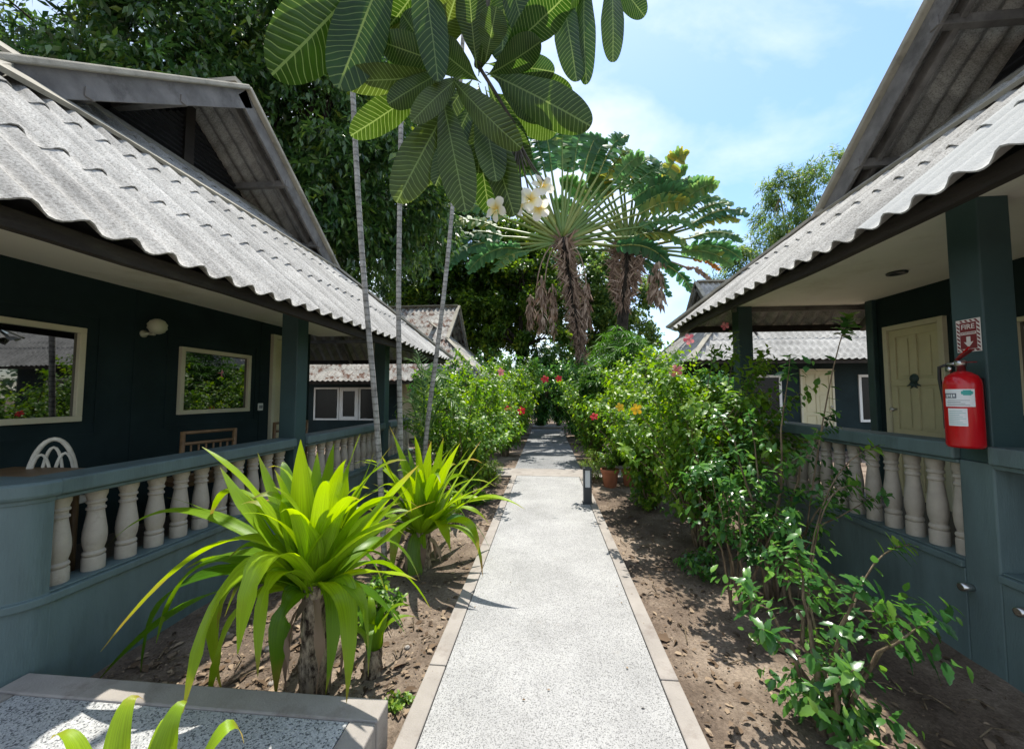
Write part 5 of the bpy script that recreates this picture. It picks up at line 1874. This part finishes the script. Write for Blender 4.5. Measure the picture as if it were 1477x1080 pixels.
def hang(parent, top, length, w, seed, var=.6):
    """a whole dead leaf hanging straight down"""
    rng = np.random.default_rng(seed)
    top = np.array(top, float)
    pts = bez(top, top - UP * length * .5 + np.array([.05, 0, 0]), top - UP * length, 12)
    mb = MB().tube(pts, [.03, .012], 5, .8)
    L = ([], [], [], [], [])
    P, D, N, S, V = L
    for i in range(110):
        q = rng.uniform(0.02, 1)
        p = top - UP * length * q
        a = rng.uniform(0, 2 * PI)
        r = np.array([math.cos(a), math.sin(a) * .7, 0])
        P.append(p + r * .06)
        D.append(r * rng.uniform(.3, .9) - UP)
        N.append(r + rng.normal(0, .4, 3))
        S.append(w * rng.uniform(.6, 1.2))
        V.append(np.clip(var + rng.normal(0, .25), 0, 1))
    h = obj('dead_leaf_stalk', mb, M['dead'], parent, smooth=True)
    cloud('dead_leaf', (T_LANCE[0] * np.array([1.5, 1, 1]), T_LANCE[1]), P, D, N, np.array(S), np.array(V), M['dead'], h)


rv = np.random.default_rng(55)
LV1 = []
for i, a in enumerate(np.linspace(20, 150, 23)):
    LV1.append((a, 2.9 + .2 * math.sin(a * .05), 2.0 + .25 * math.sin(i * 2.1), .25 + .2 * rv.uniform(), 'green' if i % 6 else 'yellow'))
for a, lp, lb, dr in [(4, 2.6, 2.3, .55), (-3, 2.0, 2.0, .6), (12, 2.9, 2.1, .45), (158, 2.3, 1.9, .5), (166, 2.5, 2.2, .6), (173, 2.2, 2.2, .65), (182, 2.0, 2.4, .7), (190, 1.6, 2.0, .75), (200, 1.3, 1.5, .7)]:
    LV1.append((a, lp, lb, dr, 'yellow' if rv.uniform() < .3 else 'green'))
c1 = at(811, 344, 14.0)
p1_ = ravenala('left traveller palm with the fuller fan and a narrow shaggy brown trunk', (c1[0] + 1.05, c1[1] + .3, -.05), c1, math.radians(5.2), LV1, 121, (4.6, .32, 620))
for (px, y0, y1, d, w, sd) in [(781, 398, 472, 13.6, .42, 1), (797, 410, 480, 14.0, .34, 2), (845, 405, 470, 13.8, .4, 3), (838, 420, 490, 14.0, .36, 4), (765, 425, 470, 14.2, .3, 5)]:
    hang(p1_, at(px, y0, d), (y1 - y0) / FPX * d, w, 200 + sd)
# loose hanging stalks of the left palm
sk = MB()
for (x0, x1, y1) in [(795, 785, 430), (800, 772, 440), (824, 846, 420), (826, 834, 430), (822, 829, 400)]:
    e = at(x1, y1, 13.7)
    c = at(x1 + (x0 - x1) * .1, 352, 13.7)
    sk.tube(bez(c1 - UP * .1, c, e, 8), [.035, .015], 5, .7)
obj('dead_petioles', sk, M['dead'], p1_, smooth=True)
LV2 = []
for i, a in enumerate(np.linspace(12, 128, 20)):
    LV2.append((a, 2.25 + .15 * math.sin(i), 1.75 + .3 * math.sin(i * 1.7), .3 + .25 * rv.uniform(), 'green' if i % 4 else 'yellow'))
for a, lp, lb, dr, kd in [(4, 2.2, 1.9, .5, 'green'), (-4, 2.1, 1.8, .55, 'green'), (-10, 1.9, 1.7, .6, 'green'), (140, 2.1, 1.7, .4, 'green'), (152, 2.0, 1.8, .5, 'yellow'), (164, 1.9, 1.5, .55, 'green'), (176, 1.6, 1.5, .6, 'green'),
                          (-14, 2.3, 1.1, .5, 'orange'), (-20, 2.2, 1.2, .9, 'dead'), (-32, 1.2, 1.5, .8, 'green'), (-50, .8, 1.4, .9, 'green')]:
    LV2.append((a, lp, lb, dr, kd))
c2 = at(906, 354, 14.6)
p2_ = ravenala('right traveller palm leaning out with one orange leaf and a broad dark sheath skirt', (c2[0] - .7, c2[1] + .3, -.05), c2, math.radians(-9), LV2, 122, (2.4, .95, 800), trunk_r=.22)
for (px, y0, y1, d, w, sd) in [(950, 375, 440, 14.0, .42, 7), (940, 385, 432, 14.2, .36, 8)]:
    hang(p2_, at(px, y0, d), (y1 - y0) / FPX * d, w, 200 + sd, .75)

# ------------------------------------------------------------------ objects on the porches and beds
# bollard light
bx0 = on_ground(848, 727, 0.0)
BX, BY = float(bx0[0]), float(bx0[1]) + .06
bt = thing('bollard_light', (BX, BY, .006), 'charcoal bollard light with a milky window standing on the path border', 'light')
bw, bh = .056, .50
mb = MB()
mb.box(BX - bw, BX + bw, BY - bw, BY + bw, .006, .22)
mb.box(BX - bw, BX - bw + .018, BY - bw, BY + bw, .221, .46)
mb.box(BX + bw - .018, BX + bw, BY - bw, BY + bw, .221, .46)
mb.box(BX - bw + .018, BX + bw - .018, BY + bw - .018, BY + bw, .221, .46)
obj('body', mb, M['dgrey'], bt, bevel=.003)
obj('cap', MB().box(BX - bw - .003, BX + bw + .003, BY - bw - .003, BY + bw + .003, .461, .495), M['dgrey'], bt, bevel=.004)
obj('diffuser', MB().box(BX - bw + .02, BX + bw - .02, BY - bw + .012, BY + bw - .03, .222, .459), M['diffuser'], bt, bevel=.003)
obj('foot_plate', MB().box(BX - .07, BX + .07, BY - .07, BY + .07, .006, .0125), M['dgrey'], bt)
# clay pots
for (px, py, r, h, lab) in [(880, 702, .15, .31, 'terracotta pot behind the bollard light, nearer the path'), (908, 700, .13, .27, 'terracotta pot half hidden in hibiscus, away from the path')]:
    g = on_ground(px, py, -.085)
    p = thing('flower_pot', g, lab, 'pot', 'clay pots at the crossing walk')
    pf = [(r * .70, 0), (r * .72, .01), (r * .95, h * .8), (r * 1.05, h * .81), (r * 1.08, h * .86), (r * 1.08, h), (r * .95, h), (r * .90, h * .86), (0, h * .85)]
    obj('body', MB().lathe(pf, g, 24), M['terracotta'], p, smooth=True).data.set_sharp_from_angle(angle=math.radians(35))
    obj('soil', MB().lathe([(r * .93, h * .88), (0, h * .9)], g, 20), M['soil'], p)
g = on_ground(880, 702, -.085)
shrub('potted_plant', 'small green plant growing in the clay pot by the bollard light', 'plant', (g[0], g[1], .2), .42, .2, 10, 7, 6, .06, T_OVATE, M['hib'], 131, None, tl=.15, r0=.006)

# fire sign on the right column (faces the path)
SX = LU + .005


def side_text(name, txt, size, y, z, off, m, parent):
    cu_ = bpy.data.curves.new(name, 'FONT')
    cu_.body = txt
    cu_.size = size
    cu_.align_x, cu_.align_y = 'CENTER', 'CENTER'
    cu_.extrude = .0004
    cu_.offset = size * .012
    tmp = bpy.data.objects.new(name, cu_)
    col.objects.link(tmp)
    bpy.context.view_layer.update()
    me = bpy.data.meshes.new_from_object(tmp.evaluated_get(bpy.context.evaluated_depsgraph_get()))
    me.name = name
    bpy.data.objects.remove(tmp)
    R = Matrix(((0, 0, -1, 0), (-1, 0, 0, 0), (0, 1, 0, 0), (0, 0, 0, 1)))
    me.transform(Matrix.Translation((off, y, z)) @ R)
    me.materials.clear()
    me.materials.append(m)
    o = bpy.data.objects.new(name, me)
    return link(o, parent)


sy, sz_ = 2.492, 1.855
sg_ = thing('fire_sign', (SX, sy, sz_ - .1), 'small striped fire extinguisher sign with down arrow on the right porch column', 'sign')
hw_, hh_ = .066, .098
obj('plate', MB().box(SX - .003, SX - .0002, sy - hw_, sy + hw_, sz_ - hh_, sz_ + hh_), M['signwhite'], sg_, bevel=.001)
stp = MB()


def flat(mb, pts, o0=.0036, o1=.0031):
    V = [(SX - o0, sy + a, sz_ + b) for a, b in pts] + [(SX - o1, sy + a, sz_ + b) for a, b in pts]
    k = len(pts)
    mb.add(V, [tuple(range(k)), tuple(range(2 * k - 1, k - 1, -1))] + [(i, i + k, (i + 1) % k + k, (i + 1) % k) for i in range(k)])


for i in range(8):    # stripes down both sides
    z0 = hh_ - .012 - i * .0235
    for a0, a1 in ((hw_ - .004, hw_ - .019), (-hw_ + .019, -hw_ + .004)):
        flat(stp, [(a0, z0), (a1, z0 - .013), (a1, max(-hh_ + .004, z0 - .024)), (a0, z0 - .011)])
for i in range(4):    # stripes along top and bottom
    a0 = hw_ - .026 - i * .026
    for z0 in (hh_ - .004, -hh_ + .017):
        flat(stp, [(a0 + .006, z0), (a0 - .006, z0), (a0 - .017, z0 - .013), (a0 - .005, z0 - .013)])
obj('stripes', stp, M['darkred'], sg_)
fd = MB()
flat(fd, [(hw_ - .021, hh_ - .019), (-hw_ + .021, hh_ - .019), (-hw_ + .021, -hh_ + .019), (hw_ - .021, -hh_ + .019)], .0034, .0030)
obj('red_field', fd, M['darkred'], sg_)
side_text('word_fire', 'FIRE', .041, sy, sz_ + .052, SX - .0042, M['signwhite'], sg_)
bn = MB()
flat(bn, [(hw_ - .024, .022), (-hw_ + .024, .022), (-hw_ + .024, .006), (hw_ - .024, .006)], .0040, .0032)
obj('banner', bn, M['signwhite'], sg_)
side_text('word_extinguisher', 'EXTINGUISHER', .0115, sy, sz_ + .014, SX - .0044, M['darkred'], sg_)
ar = MB()
flat(ar, [(.011, -.006), (-.011, -.006), (-.011, -.040), (-.026, -.036), (0, -.072), (.026, -.036), (.011, -.040)], .0042, .0032)
obj('arrow', ar, M['signwhite'], sg_)

# fire extinguisher hung below it
ex_, ey, ez = SX - .095, 2.45, 1.20
fe = thing('fire_extinguisher', (ex_, ey, ez), 'red fire extinguisher with white labels hung on the right porch column', 'extinguisher')
R_ = .078
obj('cylinder', MB().lathe([(0, .012), (R_ * .75, .008), (R_ * .93, 0), (R_, .015), (R_, .36), (R_ * .97, .385), (R_ * .82, .412), (R_ * .5, .432), (R_ * .28, .44), (0, .44)], (ex_, ey, ez), 36), M['red'], fe, smooth=True)
vb = MB().lathe([(.020, .43), (.020, .47), (.026, .47), (.026, .50), (.014, .505), (0, .506)], (ex_, ey, ez), 16)
vb.tube([(ex_, ey, ez + .485), (ex_ - .025, ey + .05, ez + .485)], .010, 8)
obj('valve', vb, M['steel'], fe, smooth=True)
hd = MB()
hd.beam((ex_, ey + .02, ez + .508), (ex_ - .02, ey - .085, ez + .560), .024, .006)
hd.beam((ex_, ey + .02, ez + .492), (ex_ - .02, ey - .095, ez + .486), .022, .006)
obj('handle', hd, M['darkred'], fe, bevel=.002)
lv_ = MB().tube([(ex_, ey + .02, ez + .51), (ex_ - .01, ey - .06, ez + .575)], [.008, .005], 6)
obj('lever', lv_, M['red'], fe)
ga = MB().lathe([(.016, 0), (.016, .012), (.012, .014), (0, .014)], (ex_ - .045, ey + .03, ez + .455), 14, axis='x')
obj('gauge', ga, M['steel'], fe, smooth=True)
hs_ = MB().tube([(ex_ - .02, ey + .045, ez + .485), (ex_ - .03, ey + .092, ez + .47), (ex_ - .02, ey + .105, ez + .40), (ex_ - .005, ey + .100, ez + .25), (ex_ - .0, ey + .096, ez + .10)], [.009, .009, .009, .010, .016], 8)
obj('hose', hs_, M['black'], fe, smooth=True)
br_ = MB().box(ex_ + R_ - .012, SX - .001, ey - .02, ey + .02, ez + .30, ez + .345)
br_.box(SX - .006, SX - .0005, ey - .028, ey + .035, ez + .22, ez + .40)
obj('bracket', br_, M['black'], fe)
st2 = MB().lathe([(R_ + .0012, .05), (R_ + .003, .052), (R_ + .003, .064), (R_ + .0012, .066)], (ex_, ey, ez), 36)


def curved(mb, a0, a1, z0, z1, off=.0012, n=10):
    rows = []
    for z in (z0, z1):
        rows.append([(ex_ + (R_ + off) * math.cos(a), ey + (R_ + off) * math.sin(a), ez + z) for a in np.linspace(a0, a1, n)])
    mb.grid(np.array(rows))
    return mb


ac = math.atan2(-ey, -ex_) + PI * 0   # the side turned to the path and the camera
ac = math.radians(-142)
lab1 = obj('upper_label', curved(MB(), ac - .85, ac + .72, .235, .335), M['label'], fe, smooth=True)
obj('label_block', curved(MB(), ac - .84, ac - .18, .283, .312, .0018), M['inkgrey'], lab1, smooth=True)
dk = MB()
for k in range(4):
    curved(dk, ac - .74 + k * .135, ac - .655 + k * .135, .287 + .004 * (k % 2), .306, .0023, 3)
obj('label_marks', dk, M['label'], lab1)
ov = MB()
for i, hwid in enumerate((.20, .28, .30, .28, .20)):
    curved(ov, ac + .34 - hwid, ac + .34 + hwid, .300 + i * .0058, .3059 + i * .0058, .0018, 8)
obj('label_oval', ov, M['tealprint'], lab1, smooth=True)
ln = MB()
for i in range(4):
    curved(ln, ac - .72 + .05 * (i % 2), ac + .45 - .22 * (i % 3), .243 + i * .009, .2452 + i * .009, .0018, 8)
obj('label_lines', ln, M['inkgrey'], lab1)
lab2 = obj('lower_label', curved(MB(), ac - .70, ac + .30, .125, .225), M['label'], fe, smooth=True)
ln = MB()
for i in range(8):
    curved(ln, ac - .62, ac + .22 - .15 * (i % 3), .135 + i * .0105, .1368 + i * .0105, .0018, 8)
obj('label_lines', ln, M['tealprint'], lab2)


# rattan and bamboo chairs, table
def legs(parent, pts, r, m):
    for a, b in pts:
        obj('leg', MB().tube([a, b], [r, r * .85], 8), m, parent, smooth=True)


def rattan_chair(label, x, y, face, z0=.36, m='rattan'):
    t = thing('rattan_chair', (x, y, z0), label, 'chair')
    c, s = math.cos(face), math.sin(face)

    def W(a, b, z):
        a *= .56   # a across, b towards the front
        return (x + a * c - b * s, y + a * s + b * c, z0 + z)
    seat = MB().tube([W(.20 * math.cos(k), .20 * math.sin(k), .44) for k in np.linspace(0, 2 * PI, 21)[:-1]], .016, 8, closed=True)
    seat.lathe([(0, .435), (.19, .435), (.19, .445), (0, .445)], (x, y, z0), 20)
    obj('seat', seat, M[m], t, smooth=True)
    hoop = [W(.19 * math.cos(k) * (1.0 if math.sin(k) > 0 else 1), -.18 - .05 * max(0, math.sin(k)), .44 + .43 * max(0, math.sin(k)) ** .8) for k in np.linspace(0, PI, 21)]
    bk = obj('backrest', MB().tube(hoop, .013, 8), M[m], t, smooth=True)
    inn = MB()
    for cx, w, h in ((0, .085, .37), (-.085, .085, .33), (.085, .085, .33)):
        inn.tube([W(cx + w * math.cos(k), -.19 - .04 * math.sin(k), .45 + h * math.sin(k) ** .8) for k in np.linspace(0.02, PI - .02, 15)], .0085, 6)
    obj('back_loops', inn, M[m], bk, smooth=True)
    legs(t, [(W(a, b, .44), W(a * 1.25, b * 1.25, 0)) for a in (-.15, .15) for b in (-.15, .15)], .015, M[m])
    br__ = MB()
    for a0, b0, a1, b1 in ((-.17, -.17, .17, .17), (.17, -.17, -.17, .17)):
        br__.tube([W(a0, b0, .12), W(a0 * .5, b0 * .5, .24), W(a1 * .5, b1 * .5, .24), W(a1, b1, .12)], .008, 6)
    obj('cross_brace', br__, M[m], t, smooth=True)


rattan_chair('white rattan chair with looped backrest on the left porch by the near window', -3.22, 2.24, math.radians(55))
rattan_chair('white rattan chair glimpsed between the balusters of the right porch', 3.12, 2.98, math.radians(-70))


def bamboo_chair(label, x, y, face, z0=.36):
    t = thing('bamboo_chair', (x, y, z0), label, 'chair', 'brown bamboo chairs on the left porch')
    c, s = math.cos(face), math.sin(face)

    def W(a, b, z):
        return (x + a * c - b * s, y + a * s + b * c, z0 + z)
    obj('seat', MB().beam(W(0, -.2, .40), W(0, .2, .40), .40, .04), M['bamboo'], t, bevel=.006)
    for a in (-.2, .2):
        obj('leg', MB().tube([W(a, -.2, .0), W(a, -.22, .84)], .018, 8), M['bamboo'], t, smooth=True)
        obj('leg', MB().tube([W(a, .2, .0), W(a, .2, .42)], .018, 8), M['bamboo'], t, smooth=True)
    bk = MB()
    for z in (.83, .74, .48):
        bk.tube([W(-.2, -.22, z), W(.2, -.22, z)], .014, 8)
    for a in np.linspace(-.14, .14, 6):
        bk.tube([W(a, -.22, .74), W(a, -.22, .48)], .008, 6)
    obj('backrest', bk, M['bamboo'], t, smooth=True)


bamboo_chair('brown bamboo chair below the far left window, nearer the camera', -3.12, 3.15, math.radians(72))
bamboo_chair('brown bamboo chair beside the left porch door', -3.15, 4.25, math.radians(72))
tt = thing('wooden_table', (-3.0, 1.98, .36), 'small brown wooden table at the near end of the left porch', 'table')
obj('tabletop', MB().box(-3.28, -2.76, 1.82, 2.10, 1.03, 1.06), M['tablewood'], tt, bevel=.006)
legs(tt, [((a, b, 1.03), (a, b, .36)) for a in (-3.24, -2.80) for b in (1.86, 2.06)], .02, M['tablewood'])

# far-off wood behind everything: one mass
rw = np.random.default_rng(300)
k = 9000
xx = rw.uniform(-34, 40, k)
zz = rw.uniform(0, 1, k) ** .8 * (5.6 + 1.2 * np.sin(xx * .5) + .9 * np.sin(xx * 1.3 + 1))
P = np.stack([xx, rw.uniform(27, 34, k), zz], 1)
D = rw.normal(0, 1, (k, 3)) - np.array([0, 0, .5])
N = np.array([0, -.4, 1.]) + rw.normal(0, .5, (k, 3))
setprops(cloud('far_wood', T_OVATE, P, D, N, rw.uniform(.35, .8, k), np.clip(rw.normal(.3, .2, k), 0, 1), M['treed']), kind='stuff')
